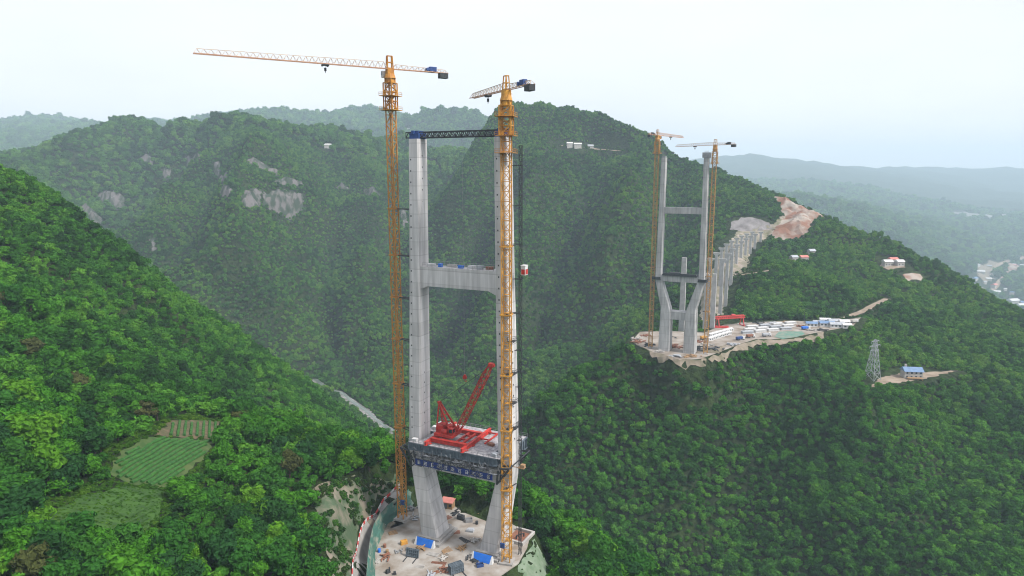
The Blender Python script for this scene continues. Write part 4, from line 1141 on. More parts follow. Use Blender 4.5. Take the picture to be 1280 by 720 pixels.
# barrier along the access road
n = len(ACCESS)
k = 0
nrm = []
for i in range(n):
    d = ACCESS[min(i + 1, n - 1)] - ACCESS[max(i - 1, 0)]; v = np.array([-d[1], d[0], 0]); nrm.append(v / np.linalg.norm(v))
for s in (1, -1):
    bar_r = MB(); idx_m = []
    for i in range(n - 1):
        a = ACCESS[i] + nrm[i] * 1.9 * s; b = ACCESS[i + 1] + nrm[i + 1] * 1.9 * s
        a[2] = H(a[0], a[1]) + .25; b[2] = H(b[0], b[1]) + .25
        mm_ = bar_r; n0_ = len(bar_r.f)
        if s == 1 or i > n * .45:
            mm_.bar(a + [0, 0, 1.1], b + [0, 0, 1.1], .3, .3); mm_.bar(a + [0, 0, .5], b + [0, 0, .5], .22, .22); idx_m += [0 if i % 2 else 1] * (len(bar_r.f) - n0_); bar_r.bar(a, a + np.array([0, 0, 1.2]), .16); idx_m += [2] * 6
    br = bar_r.build('safety_barrier', M['red_far']); tag(br, 'red and white striped barrier along the %s edge of the access road' % ('outer left' if s == 1 else 'inner upper'), 'barrier', 'barriers of the access road')
    br.data.materials.append(M['white']); br.data.materials.append(M['grey']); br.data.polygons.foreach_set('material_index', idx_m)

# ------------------------------------------------------------------ tea hedges
def tea_rows(poly, d, spacing, width, height, label, group, mat):
    d = np.array(d[:2]); d = d / np.linalg.norm(d); nn = np.array([-d[1], d[0]])
    A = np.array(poly)[:, :2]; c = A.mean(0); u = (A - c) @ nn
    q = u.min() + spacing * .6; k = 0
    while q < u.max():
        ss = np.arange(-60, 60, .8); X = c[0] + nn[0] * q + d[0] * ss; Y = c[1] + nn[1] * q + d[1] * ss
        bend = np.sin(ss / 16) * .9; X = X + nn[0] * bend; Y = Y + nn[1] * bend
        ins = poly_dist(X, Y, poly) < -.2 - 1.6 * abs(math.sin(q * 12.9)) 
        idx = np.where(ins)[0]
        if len(idx) > 4:
            r = np.random.default_rng(int(abs(q) * 100) + 3)
            vs = []; fs = []; X = X[idx[0]:idx[-1] + 1]; Y = Y[idx[0]:idx[-1] + 1]
            Z = H(X, Y) + .2
            prof = [(-.5, 0), (-.48, .55), (-.25, .95), (.25, .95), (.48, .55), (.5, 0)]
            for x, y, z in zip(X, Y, Z):
                j = .8 + .4 * r.random()
                for a, b in prof:
                    e = (r.random() - .5) * .16
                    vs.append((x + nn[0] * (a * width * j + e), y + nn[1] * (a * width * j + e), z + b * height * j + e * .6))
            m = len(X)
            for i in range(m - 1):
                for p in range(5): fs.append((i * 6 + p, (i + 1) * 6 + p, (i + 1) * 6 + p + 1, i * 6 + p + 1))
            for e in (0, m - 1): fs.append(tuple(e * 6 + p for p in range(6)))
            tag(mesh_obj('tea_hedge', vs, fs, mat), label, 'hedge', group); k += 1
        q += spacing
d_main = hit(222, 560) - hit(151, 597); d_top = hit(247, 526) - hit(240, 549)
tea_rows(FIELD_MAIN, d_main, 1.3, .95, .75, 'long clipped green tea hedge in the middle terraced field', 'tea hedges of the middle field', M['tea'])
tea_rows(FIELD_TOP, d_top, 1.9, .9, .7, 'green tea hedge with brown soil beside it in the top field', 'tea hedges of the top field', M['tea'])
_low = [p for p in hits((130, 682), (150, 640), (205, 618), (200, 642), (182, 668))]
tea_rows(_low, d_main, 1.7, .8, .5, 'low green tea hedge in the meadow below the fields', 'tea hedges of the lower meadow', M['meadow'])
_r = hit(200, 716); mb = MB()
_iv, _if = ico(); _rr = np.random.default_rng(8)
mb._add([tuple(np.array([q[0] * 2.6, q[1] * 1.6, q[2] * 1.5]) * (1 + .35 * (_rr.random() - .5))) for q in _iv], _if)
tag(mb.build('boulder', M['grey_cut'], None, loc=(_r[0], _r[1], _r[2] + 3.4)), 'pale grey rock among the trees at the bottom picture edge', 'rock')

# ------------------------------------------------------------------ far tower
FAR = (124.0, 497.0)
ft = empty('bridge_tower', (FAR[0], FAR[1], ZY), YAW, 'more distant grey concrete bridge tower with three crossbeams', 'bridge tower', 'concrete bridge towers under construction')
for s in (-1, 1):
    mb = MB()
    leg_mesh(mb, [(-12, s * 9.4, 0, 8.8, 10.5), (0, s * 9.3, 0, 8.4, 10), (29, s * 9.1, 0, 7.6, 9), (33, s * 9.6, 0, 6.6, 8.4), (52, s * 15.0, 0, 5.0, 6.6), (56, s * 15.7, 0, 4.6, 6.2), (60, s * 15.7, 0, 4.3, 6), (142.5, s * 15.0, 0, 3.4, 4.6)])
    mb.build('leg', M['concrete_far'], ft)
for z0, z1, r, l, m in ((102.5, 107.0, 13.6, 4.2, 'concrete_far'), (52.6, 57.0, 14.0, 5.6, 'concrete_far'), (24.5, 30.5, 5.8, 7.4, 'concrete_far')):
    mb = MB(); y = l / 2; mb.loft([[(x, -y, z0), (x, y, z0), (x, y, z1), (x, -y, z1)] for x in (-r, r)]); o = mb.build('crossbeam', M[m], ft)
    if z0 > 50 and z0 < 60:
        mb = MB(); mb.box((0, -.5, 57.6), (25, 7.5, 1.0)); mb.box((-4, 0, 58.6), (8, 4, 1.2)); mb.box((0, -4.0, 58.2), (24, .2, 1.6)); mb.build('falsework', M['dark'], o)
for s in (-1, 1):
    mb = MB(); mb.box((s * 15.0, 0, 144.0), (5.2, 6.2, 3.6)) if s > 0 else mb.box((s * 15.0, 0, 143.0), (2.4, 3.2, 1.6))
    for k in range(5): mb.bar((s * 15 - 1.2 + .6 * k, -1.2, 143), (s * 15 - 1.2 + .6 * k, -1.2, 147.0), .15)
    mb.build('formwork', M['grey'], ft)
    mb = MB(); mb.box((s * 16.6, -1.0, 54), (6.4, 8.6, .4)); mb.box((s * 19.6, -1.0, 55), (.3, 8.4, 1.8)); mb.box((s * 16.6, -5.2, 55), (6.2, .2, 1.8)); mb.build('work_deck', M['dark'], ft)
def leg_far(s):
    def f(z):
        p = local(FAR, s * 17.2, 0); return (p[0], p[1], z)
    return f
c1 = local(FAR, -20.5, 0); c2 = local(FAR, 20.5, 0)
tower_crane((c1[0], c1[1], ZY), YAW, math.radians(52), 158.5, 44, 14, 'faded orange tower crane left of the distant bridge tower', (M['rust'], M['pink'], M['rust']), ties=(30, 62, 92, 120), far=True, w=2.6, tie_to=leg_far(-1))
tower_crane((c2[0], c2[1], ZY - .2), YAW, math.radians(125), 151.0, 36, 17, 'faded orange tower crane right of the distant bridge tower', (M['rust'], M['pink'], M['rust']), ties=(32, 58, 88, 115), far=True, w=2.6, tie_to=leg_far(1))
# approach piers on the mountain side
def pier(px_top, py_top, D, spread, width, label, cap=True, single=False):
    t = pt(px_top, py_top, D); g = float(H(t[0], t[1]))
    p = empty('bridge_pier', (t[0], t[1], g - 1), YAW, label, 'bridge pier', 'approach piers climbing behind the distant tower')
    h = t[2] - g + 1
    for s in ((-1, 1) if not single else (0,)):
        mb = MB(); x = s * spread / 2
        mb.loft([[(x - w2, -l2, z), (x + w2, -l2, z), (x + w2, l2, z), (x - w2, l2, z)] for z, w2, l2 in ((0, width * .62, 1.5), (h - 1.8 if cap else h, width * .5, 1.2))])
        mb.build('column', M['pier'], p)
        if cap:
            c = MB(); c.loft([[(x - w2, -1.1, z), (x + w2, -1.1, z), (x + w2, 1.1, z), (x - w2, 1.1, z)] for z, w2 in ((h - 2.8, width * .5), (h - 1.2, width * 1.25), (h, width * 1.25))]); c.build('pier_cap', M['pier'], p)
    return p
pier(855.5, 322, 590, 0, 4.0, 'tall plain column standing behind the middle beam of the distant tower', cap=False, single=True)
pier(889, 342, 575, 6, 3.2, 'tallest pair of pale approach piers right of the distant tower', cap=False)
seq = [(896, 323, 640), (903, 316, 680), (909, 310, 720), (915, 305, 760), (921, 301, 800), (927, 297.5, 840), (933, 294.5, 875), (939, 292, 905), (946, 289.5, 930)]
ordn = ['first', 'second', 'third', 'fourth', 'fifth', 'sixth', 'seventh', 'eighth', 'last and shortest']
for (x, y, D), q in zip(seq, ordn): pier(x, y, D, 11.0, 2.6, '%s capped pier pair in the row climbing up from the distant tower' % q)

# ------------------------------------------------------------------ construction yard
def on_yard(px, py): return onz(px, py, ZY + .15)
def cabin(px, py, rz, sx, sy, sz, roof, label, group, name='site_cabin', cat='cabin', wall='white', z=None, gable=False):
    p = on_yard(px, py) if z is None else z
    c = empty(name, (p[0], p[1], p[2]), rz, label, cat, group)
    mb = MB(); mb.box((0, 0, sz / 2), (sx, sy, sz)); mb.build('wall', M[wall], c)
    mb = MB()
    if gable: mb.loft([[(x, -sy * .58, sz - .2), (x, sy * .58, sz - .2), (x, 0, sz + sy * .26)] for x in (-sx * .54, sx * .54)])
    else: mb.hexa([(-sx * .54, -sy * .56, sz), (sx * .54, -sy * .56, sz), (sx * .54, sy * .56, sz + .25), (-sx * .54, sy * .56, sz + .25), (-sx * .54, -sy * .56, sz + .2), (sx * .54, -sy * .56, sz + .2), (sx * .54, sy * .56, sz + .45), (-sx * .54, sy * .56, sz + .45)])
    mb.build('roof', M[roof], c)
    n = max(2, int(sx / 2.5))
    for k in range(n):
        mb = MB(); mb.box((-sx / 2 + (k + .5) * sx / n, -sy / 2 - .03, sz * .55), (sx / n * .5, .1, sz * .38)); mb.build('window', M['glass'], c)
    return c
ordc = ['first', 'second', 'third', 'fourth', 'fifth', 'sixth', 'seventh']
for k in range(6): cabin(888 + k * 4.6, 425.5 - k * 1.5, YAW + .9, 4.6, 2.4, 2.4, 'white', '%s small white cabin from the tower in the front cabin row' % ordc[k], 'white cabins beside the distant tower')
for k in range(6): cabin(889 + k * 4.8, 420.5 - k * 1.3, YAW + .9, 4.6, 2.4, 2.4, 'white', '%s small white cabin from the tower in the back cabin row' % ordc[k], 'white cabins beside the distant tower')
for r_ in range(3):
    for k in range(4):
        px = 934 + k * 16 + r_ * 3; py = 416.5 - k * 1.5 - r_ * 3.6; p = on_yard(px, py)
        mb = MB(); L = 9.6
        for q in range(3):
            yq = q * 1.5 - 1.5
            mb.box((0, yq, .9), (L, .5, 1.4)); mb.box((0, yq, 1.75), (L, 1.2, .3)); mb.box((0, yq, .15), (L, .8, .3))
        o = mb.build('concrete_girder', M['white'] if (k + r_) % 3 else M['roof_grey'], None, loc=p); o.rotation_euler[2] = math.radians(10)
        tag(o, '%s girder stack from the tower in the %s row of the long yard' % (ordc[k], ['front', 'middle', 'back'][r_]), 'girder', 'precast girders laid out in the yard')
p = on_yard(912, 407.5); ga = empty('gantry_crane', p, math.radians(14), 'red lattice gantry crane over the yard behind the white cabins', 'gantry crane')
mb = MB()
for y in (-1.2, 1.2):
    for z in (7.0, 9.0): mb.bar((-14, y, z), (14, y, z), .5)
    for k in range(14): mb.bar((-14 + k * 2, y, 7.0), (-13 + k * 2, y, 9.0), .32); mb.bar((-13 + k * 2, y, 9.0), (-12 + k * 2, y, 7.0), .32)
mb.build('girder', M['red_far'], ga)
for x in (-12, 12):
    mb = MB(); mb.bar((x, -3.5, .2), (x, -1.2, 7.0), .6); mb.bar((x, 3.5, .2), (x, 1.2, 7.0), .6); mb.bar((x, -4.2, .3), (x, 4.2, .3), .7); mb.build('leg', M['red_far'], ga)
mb = MB(); mb.box((3, 0, 9.6), (3, 2.6, 1.4)); mb.build('trolley', M['red_far'], ga)
p = on_yard(900, 410); mb = MB()
for k in range(7): mb.bar((-8, k * .9, .4 + .3 * (k % 2)), (8, k * .9 - .5, .4 + .3 * (k % 2)), .6)
o = mb.build('steel_beams', M['red_far'], None, loc=p); tag(o, 'flat pile of long red steel beams by the gantry crane', 'beams')
camp = [(1014, 408, 9, 5, 'roof_blue', 'low blue roofed shed at the left end of the camp'), (1023, 406.5, 9, 5, 'roof_grey', 'grey roofed shed second from the left in the camp'), (1033, 407.5, 12, 6, 'roof_blue', 'large blue roofed shed in the middle of the camp'), (1042, 404.5, 9, 5, 'roof_grey', 'grey roofed shed behind the large blue shed'), (1046, 409, 12, 6, 'roof_grey', 'large grey roofed shed right of the large blue shed'), (1055, 405.5, 8, 5, 'white', 'white roofed shed at the right of the camp'), (1058, 410, 7, 5, 'white', 'white roofed shed at the front right camp corner'), (1031, 403, 9, 4, 'white', 'white roofed shed at the back of the camp')]
for x, y, sx, sy, rf, lb in camp: cabin(x, y, -.15, sx, sy, 3.2, rf, lb, 'sheds of the construction camp', 'camp_shed', 'shed', gable=True)
patch('netting', [on_yard(x, y) for x, y in ((968, 421), (974, 414.5), (1003, 414.5), (1006, 418), (996, 421.5), (978, 424))], M['net_bright'], fixz=ZY + .35, step=3.0)
p = on_yard(1005, 404); mb = MB(); mb.tube((0, 0, 0), (0, 0, 13.0), .28, 8, .16); mb.bar((0, 0, 12.6), (1.6, 0, 13.1), .2); mb.box((1.9, 0, 13.1), (1.0, .5, .25)); mb.box((0, 0, .2), (.8, .8, .4))
tag(mb.build('lamp_post', M['dark'], None, loc=p), 'tall lamp post between the girder yard and the camp', 'lamp post')
for px, py, lb, sc_, m in ((800, 428, 'rusty steel pile at the left end of the far tower platform', 1.3, 'rebar'), (812, 432, 'dark scaffold pile left of the far tower', 1.2, 'dark'), (843, 434, 'rusty red pile between the far tower legs', 1.5, 'rebar'), (884, 432, 'pale timber pile right of the far tower', 1.2, 'wall'), (873, 438, 'dark scaffold pile at the right far crane', 1.6, 'dark'), (795, 424, 'pale timber pile by the left far crane', 1.0, 'wall'), (890, 438, 'dark pile at the right edge of the far platform', 1.6, 'dark')):
    p = on_yard(px, py); mb = MB(); rr = random.Random(px)
    for k in range(22): mb.box((rr.gauss(0, 2.0), rr.gauss(0, 1.4), .3 + 1.2 * rr.random() ** 2), (rr.uniform(.8, 4.0), rr.uniform(.3, 1.0), rr.uniform(.25, .6)), rr.random() * 3)
    o = mb.build('material_pile', M[m], None, loc=p); o.scale = (sc_,) * 3
    tag(o, lb, 'pile', 'piles around the far tower foot')
# rough edge of the yard
RIM = hits((792, 430), (815, 441), (850, 452), (876, 452), (902, 443), (926, 432), (948, 426), (974, 427), (1000, 424), (1030, 417), (1030, 424), (1000, 430), (974, 433), (946, 432), (920, 441), (902, 452), (876, 461), (850, 460), (815, 449))
patch('yard_rim', RIM, M['spoil'], 1.2, 3.5, 0.5)
CLEAR.append(('poly', RIM, 1.0))
# lorries
def lorry(px, py, rz, body, label):
    p = on_yard(px, py)
    t = empty('lorry', (p[0], p[1], p[2]), rz, label, 'lorry', 'lorries parked in the yard')
    mb = MB(); mb.box((-.9, 0, 2.0), (5.4, 2.4, 1.6)); mb.box((-.9, 0, 1.05), (5.6, 1.0, .3)); mb.build('load_bed', M[body], t, .05)
    mb = MB(); mb.hexa([(2.1, -1.15, .7), (4.0, -1.15, .7), (4.0, 1.15, .7), (2.1, 1.15, .7), (2.1, -1.1, 3.0), (3.5, -1.1, 3.0), (3.5, 1.1, 3.0), (2.1, 1.1, 3.0)]); c = mb.build('cab', M['white'], t, .06)
    mb = MB(); mb.hexa([(3.72, -1.0, 1.8), (3.82, -1.0, 1.8), (3.82, 1.0, 1.8), (3.72, 1.0, 1.8), (3.5, -.95, 2.75), (3.6, -.95, 2.75), (3.6, .95, 2.75), (3.5, .95, 2.75)]); mb.build('windscreen', M['glass'], c)
    for x in (-2.8, -1.6, 2.9):
        for y in (-1.05, 1.05):
            mb = MB(); mb.tube((x, y - .18, .52), (x, y + .18, .52), .52, 12); mb.build('wheel', M['dark'], t)
    return t
for px, py, rz, b, lb in ((925, 425, .4, 'navy', 'lorry with dark blue load bed on the yard road beside the white cabins'), (938, 422, .35, 'rebar', 'lorry with rusty load bed before the girder stacks'), (958, 420.5, .2, 'roof_grey', 'lorry with grey load bed left of the green netting'), (1007, 412, .2, 'blue', 'lorry with bright blue load bed at the left end of the camp'), (880, 424, .6, 'yellow', 'lorry with yellow load bed right of the far tower leg'), (1068, 403.5, .5, 'wall', 'lorry with pale load bed where the road leaves the camp')): lorry(px, py, rz, b, lb)
mats_ = ['rebar', 'wall', 'dark', 'roof_grey', 'timber']
for k, (px, py, lb) in enumerate(((806, 420, 'flat rusty pile at the back of the far tower platform'), (826, 440, 'pale pile at the front edge before the left far leg'), (836, 422, 'dark pile behind the far tower legs'), (846, 446, 'grey pile at the lowest front edge of the yard'), (864, 446, 'timber pile before the right far leg'), (872, 428, 'rusty pile beside the right far crane'), (930, 405.5, 'pale pile behind the red gantry'), (948, 404.5, 'dark pile behind the girder rows'), (966, 404, 'grey pile behind the girder rows'), (984, 403, 'timber pile at the far end of the girder rows'), (1000, 408, 'rusty pile at the foot of the lamp post'), (1013, 413, 'pale pile before the low blue shed'), (1026, 413, 'dark pile before the large blue shed'), (916, 431, 'timber pile at the yard edge below the cabins'), (906, 414, 'pale pile under the red gantry'))):
    p = on_yard(px, py); mb = MB(); rr = random.Random(px + 1)
    for q in range(20): mb.box((rr.gauss(0, 2.2), rr.gauss(0, 1.5), .3 + 1.0 * rr.random() ** 2), (rr.uniform(.8, 4.5), rr.uniform(.3, 1.2), rr.uniform(.25, .6)), rr.random() * 3)
    tag(mb.build('material_pile', M[mats_[k % 5]], None, loc=p), lb, 'pile', 'piles around the far tower foot')
# ------------------------------------------------------------------ pylon, houses
g = hit(1090, 474)
py_ = empty('transmission_pylon', g, .5, 'grey lattice power pylon on the wooded slope left of the farmhouse', 'pylon')
mb = MB(); Hh = 31.0
def pw(z): return 3.6 * (1 - z / Hh) ** .9 + .55
lv = [0, 5.5, 10.5, 15, 19, 22.5, 25.5, 28, 31]
for a, b in zip(lv[:-1], lv[1:]):
    A = [(x * pw(a), y * pw(a), a) for x, y in cor]; B = [(x * pw(b), y * pw(b), b) for x, y in cor]
    for i in range(4):
        j = (i + 1) % 4; mb.bar(A[i], B[i], .3); mb.bar(A[i], B[j], .17); mb.bar(A[j], B[i], .17); mb.bar(B[i], B[j], .17)
mb.build('lattice', M['pylon'], py_)
for z, w_ in ((22.5, 5.0), (26.0, 6.2), (29.5, 4.6)):
    mb = MB()
    for s in (-1, 1): mb.bar((s * .5, -.5, z), (s * w_, 0, z + .4), .2); mb.bar((s * .5, .5, z), (s * w_, 0, z + .4), .2); mb.bar((s * .5, 0, z + 1.4), (s * w_, 0, z + .4), .17); mb.tube((s * w_, 0, z - 1.2), (s * w_, 0, z + .3), .16, 6)
    mb.build('cross_arm', M['pylon'], py_)
def house(px, py, rz, sx, sy, sz, roof, label, group, win=True, pos=None, name='house'):
    p = hit(px, py) if pos is None else pos
    h = empty(name, (p[0], p[1], p[2] + .1), rz, label, 'house', group)
    mb = MB(); mb.box((0, 0, sz / 2 - 2), (sx, sy, sz + 4)); mb.build('wall', M['wall'], h)
    mb = MB(); mb.loft([[(x, -sy * .6, sz - .3), (x, sy * .6, sz - .3), (x, sy * .05, sz + sy * .3), (x, -sy * .05, sz + sy * .3)] for x in (-sx * .55, sx * .55)]); mb.build('roof', M[roof], h)
    if win:
        n = max(2, int(sx / 3.2)); st = max(1, int(sz / 3))
        for f in range(st):
            for k in range(n):
                mb = MB(); mb.box((-sx / 2 + (k + .5) * sx / n, -sy / 2 - .03, 1.7 + f * 3), (1.3, .1, 1.4)); mb.build('window', M['glass'], h)
    return h
fh = house(1139, 472, -.12, 13, 8, 6.0, 'roof_blue', 'white farmhouse with blue grey roof beside the pylon', None)
mb = MB(); mb.box((0, -6.0, 1.4), (11, 3.6, .3)); [mb.box((x, -7.4, -.2), (.4, .4, 3.2)) for x in (-5, -1.7, 1.7, 5)]; mb.build('porch', M['timber'], fh)
mb = MB(); mb.box((-4.4, 1.0, 9.0), (1.4, 1.4, 2.4)); mb.build('chimney', M['wall'], fh)
for px, py, sx, rf, lb in ((1109, 332, 11, 'white', 'white house with pale roof at the left of the ridge farm'), (1116, 329, 10, 'roof_red', 'house with reddish roof in the middle of the ridge farm'), (1124, 332, 9, 'white', 'small white house at the right of the ridge farm')):
    house(px, py, .1, sx, 7, 5.5, rf, lb, 'houses of the ridge farm')
for px, py, sx, rf, lb in ((992, 326, 8, 'roof_grey', 'low grey house at the left of the wooded hamlet'), (1004, 326, 10, 'roof_red', 'white house with reddish roof in the wooded hamlet'), (1014, 318, 8, 'roof_grey', 'grey house highest in the wooded hamlet')):
    p = hit(px, py); CLEAR.append(('poly', [(p[0] - 7, p[1] - 10), (p[0] + 7, p[1] - 10), (p[0] + 7, p[1] + 5), (p[0] - 7, p[1] + 5)], 2)); house(px, py, .2, sx, 7, 5, rf, lb, 'houses of the wooded hamlet')
for px, py, sx, rf, lb in ((712, 183, 11, 'white', 'white house at the left on the mountain top road'), (722, 184, 14, 'white', 'wide white house in the middle on the mountain top road'), (738, 186, 11, 'roof_grey', 'grey roofed house at the right on the mountain top road'), (410, 184, 16, 'white', 'lone white house high on the cliff massif'), (511, 162, 18, 'white', 'white house in the far saddle between the tower legs')):
    p = hit(px, py); q = 9; CLEAR.append(('poly', [(p[0] - q, p[1] - 2.2 * q), (p[0] + q, p[1] - 2.2 * q), (p[0] + q, p[1] + .6 * q), (p[0] - q, p[1] + .6 * q)], 1)); house(px, py, .1, sx, 8, 6, rf, lb, 'lone houses high on the mountains', win=False)
# the hazy town in the right valley
def far_hits(*px): return [q for q in hits(*px) if q[1] > 1900]
TOWN_ROAD = resample([hit(*p, d0=1900.0) for p in ((1228, 362), (1246, 358), (1252, 348), (1243, 338), (1256, 329), (1280, 322))], 25)
ribbon('town_road', TOWN_ROAD, 18, M['dirt'], 6.0, 3.0); CLEAR.append(('line', TOWN_ROAD, 16))
TOWN_CUT = far_hits((1256, 345), (1262, 330), (1273, 333), (1272, 346)); patch('town_cutting', TOWN_CUT, M['red_earth'], 6.0, 15.0); CLEAR.append(('poly', TOWN_CUT, 10))
TOWN_BANK = far_hits((1222, 332), (1236, 326), (1248, 330), (1240, 340), (1244, 350), (1230, 356), (1222, 346)); patch('town_bank', TOWN_BANK, M['spoil'], 5.0, 15.0); CLEAR.append(('poly', TOWN_BANK, 10))
FAR_BED = hits((1180, 268), (1205, 266), (1230, 270), (1262, 268), (1260, 273), (1232, 276), (1205, 271)); patch('far_river_flat', FAR_BED, M['river_bed'], 9.0, 40.0); CLEAR.append(('poly', FAR_BED, 20))
rr = random.Random(21)
spots = []
while len(spots) < 26:
    px, py = rr.uniform(1180, 1292), rr.uniform(318, 384)
    if py < 318 + (1280 - px) * .28: continue
    p = hit(px, py)
    if p[1] < 2000: continue
    if all(math.hypot(p[0] - q[0], p[1] - q[1]) > 26 for q in spots): spots.append(p)
for k, p in enumerate(spots):
    s = rr.choice((12, 16, 22, 30)); q = s * .9
    CLEAR.append(('poly', [(p[0] - q, p[1] - 2.2 * q), (p[0] + q, p[1] - 2.2 * q), (p[0] + q, p[1] + q), (p[0] - q, p[1] + q)], 3))
    rf = rr.choice(('white', 'white', 'roof_grey', 'roof_red', 'roof_blue'))
    sz_ = {12: 'small', 16: 'mid sized', 22: 'large', 30: 'very long'}[s]
    house(0, 0, rr.random() * 1.5 - .7, s, s * .6, rr.choice((7, 9, 12)), rf, '%s white house with %s roof in the hazy valley town' % (sz_, {'white': 'pale', 'roof_grey': 'grey', 'roof_red': 'reddish', 'roof_blue': 'blue'}[rf]), 'houses of the hazy valley town', win=False, pos=p)
for px, py, lb in ((1266, 378, 'big white factory shed at the right edge of the valley town'), (1277, 384, 'lowest white factory shed at the right picture edge')):
    p = hit(px, py)
    if p[1] < 1800: continue
    house(0, 0, .3, 46, 24, 10, 'white', lb, 'houses of the hazy valley town', win=False, pos=p); CLEAR.append(('poly', [(p[0] - 30, p[1] - 70), (p[0] + 30, p[1] - 70), (p[0] + 30, p[1] + 20), (p[0] - 30, p[1] + 20)], 3))


# ------------------------------------------------------------------ trees
def leaf_material(name, cols, loc_noise=True):
    m = bpy.data.materials.new(name); m.use_nodes = True
    ns, ls = m.node_tree.nodes, m.node_tree.links
    ns.clear()
    out = ns.new('ShaderNodeOutputMaterial')
    oi = ns.new('ShaderNodeObjectInfo')
    geo = ns.new('ShaderNodeNewGeometry')
    ramp = ns.new('ShaderNodeValToRGB')
    el = ramp.color_ramp.elements
    while len(el) < len(cols): el.new(0.5)
    for i, c in enumerate(cols):
        el[i].position = i / max(1, len(cols) - 1); el[i].color = (*c, 1)
    n = ns.new('ShaderNodeTexNoise'); n.inputs['Scale'].default_value = 0.012; n.inputs['Detail'].default_value = 3
    ls.new(oi.outputs['Location'], n.inputs['Vector'])
    ma = ns.new('ShaderNodeMath'); ma.operation = 'MULTIPLY_ADD'; ma.inputs[1].default_value = 2.0; ma.inputs[2].default_value = -1.0
    ls.new(n.outputs['Fac'], ma.inputs[0])
    ad = ns.new('ShaderNodeMath'); ad.operation = 'ADD'; ad.use_clamp = True
    ls.new(oi.outputs['Random'], ad.inputs[0]); ls.new(ma.outputs[0], ad.inputs[1])
    ls.new(ad.outputs[0] if loc_noise else oi.outputs['Random'], ramp.inputs['Fac'])
    # leaves of one crown differ a little
    n2 = ns.new('ShaderNodeTexNoise'); n2.inputs['Scale'].default_value = 1.1; n2.inputs['Detail'].default_value = 3
    ls.new(geo.outputs['Position'], n2.inputs['Vector'])
    r2 = ns.new('ShaderNodeValToRGB'); e = r2.color_ramp.elements
    e[0].position = 0.3; e[0].color = (0.55, 0.58, 0.5, 1); e[1].position = 0.7; e[1].color = (1.35, 1.32, 1.15, 1)
    ls.new(n2.outputs['Fac'], r2.inputs['Fac'])
    mx = ns.new('ShaderNodeMix'); mx.data_type = 'RGBA'; mx.blend_type = 'MULTIPLY'; mx.inputs['Factor'].default_value = 1
    ls.new(ramp.outputs['Color'], mx.inputs[6]); ls.new(r2.outputs['Color'], mx.inputs[7])
    d = ns.new('ShaderNodeBsdfDiffuse'); t = ns.new('ShaderNodeBsdfTranslucent')
    ls.new(mx.outputs[2], d.inputs['Color']); ls.new(mx.outputs[2], t.inputs['Color'])
    ms = ns.new('ShaderNodeMixShader'); ms.inputs['Fac'].default_value = 0.25
    ls.new(d.outputs[0], ms.inputs[1]); ls.new(t.outputs[0], ms.inputs[2])
    ls.new(ms.outputs[0], out.inputs['Surface'])
    return m

def crown_mesh(name, seed, lobes, cards, size, flat=1.0, mat=None):
    """a crown about 1 unit wide and 1 high standing on z = 0: lobes of leaf clumps round a lumpy core"""
    r = np.random.default_rng(seed)
    cs = [(0, 0, 0.50, 0.34)]
    for i in range(lobes):
        a = 2 * np.pi * (i + r.random() * .8) / lobes
        rad = 0.14 + 0.26 * r.random(); z = 0.22 + 0.62 * r.random()
        if z > 0.6: rad *= 0.6
        cs.append((math.cos(a) * rad, math.sin(a) * rad, z, 0.12 + 0.16 * r.random()))
    V_ = []; F_ = []
    iv, fc = ico()
    for cx, cy, cz, R in cs:
        b = len(V_)
        jit = 1 + 0.25 * (r.random(len(iv)) - .5)
        for p, j in zip(iv, jit):
            V_.append((cx + p[0] * R * .72 * j, cy + p[1] * R * .72 * j, max(0.06, cz + p[2] * R * .66 * j * flat)))
        F_ += [(b + f[0], b + f[1], b + f[2]) for f in fc]
    wts = np.array([c[3] ** 2 for c in cs]); wts /= wts.sum()
    for k in range(cards):
        cx, cy, cz, R = cs[r.choice(len(cs), p=wts)]
        d = r.normal(size=3); d[2] = d[2] * .9 + 0.25; d /= np.linalg.norm(d)
        q = 0.82 + 0.34 * r.random()
        p = np.array([cx, cy, cz]) + d * R * q * np.array([1, 1, .9 * flat])
        if p[2] < 0.08: continue
        nrm = d + r.normal(size=3) * .45; nrm /= np.linalg.norm(nrm)
        x = np.cross(nrm, [0.3, 0.2, 1.0]); x /= np.linalg.norm(x) + 1e-9
        y = np.cross(nrm, x)
        s = size * (0.6 + 0.8 * r.random())
        an = r.random() * 6.28
        x, y = x * math.cos(an) + y * math.sin(an), -x * math.sin(an) + y * math.cos(an)
        b = len(V_)
        bend = -nrm * s * .35
        V_ += [tuple(p - x * s + bend * .6), tuple(p - y * s * .6), tuple(p + x * s + bend), tuple(p + y * s * .6)]
        F_.append((b, b + 1, b + 2, b + 3))
    me = bpy.data.meshes.new(name)
    me.from_pydata(V_, [], F_); me.update()
    if mat: me.materials.append(mat)
    return me

FOREST_COLS = [(0.018, 0.058, 0.016), (0.028, 0.098, 0.018), (0.040, 0.140, 0.020), (0.054, 0.180, 0.022), (0.088, 0.235, 0.028)]
m_forest = leaf_material('forest_leaves', FOREST_COLS)
m_forest2 = leaf_material('mountain_forest_leaves', [(0.021, 0.066, 0.021), (0.036, 0.112, 0.024), (0.052, 0.158, 0.027), (0.072, 0.196, 0.030), (0.112, 0.240, 0.036)])
m_bark = material('bark', (0.09, 0.07, 0.05), (0.05, 0.04, 0.03), 3.0, bump=0.5)

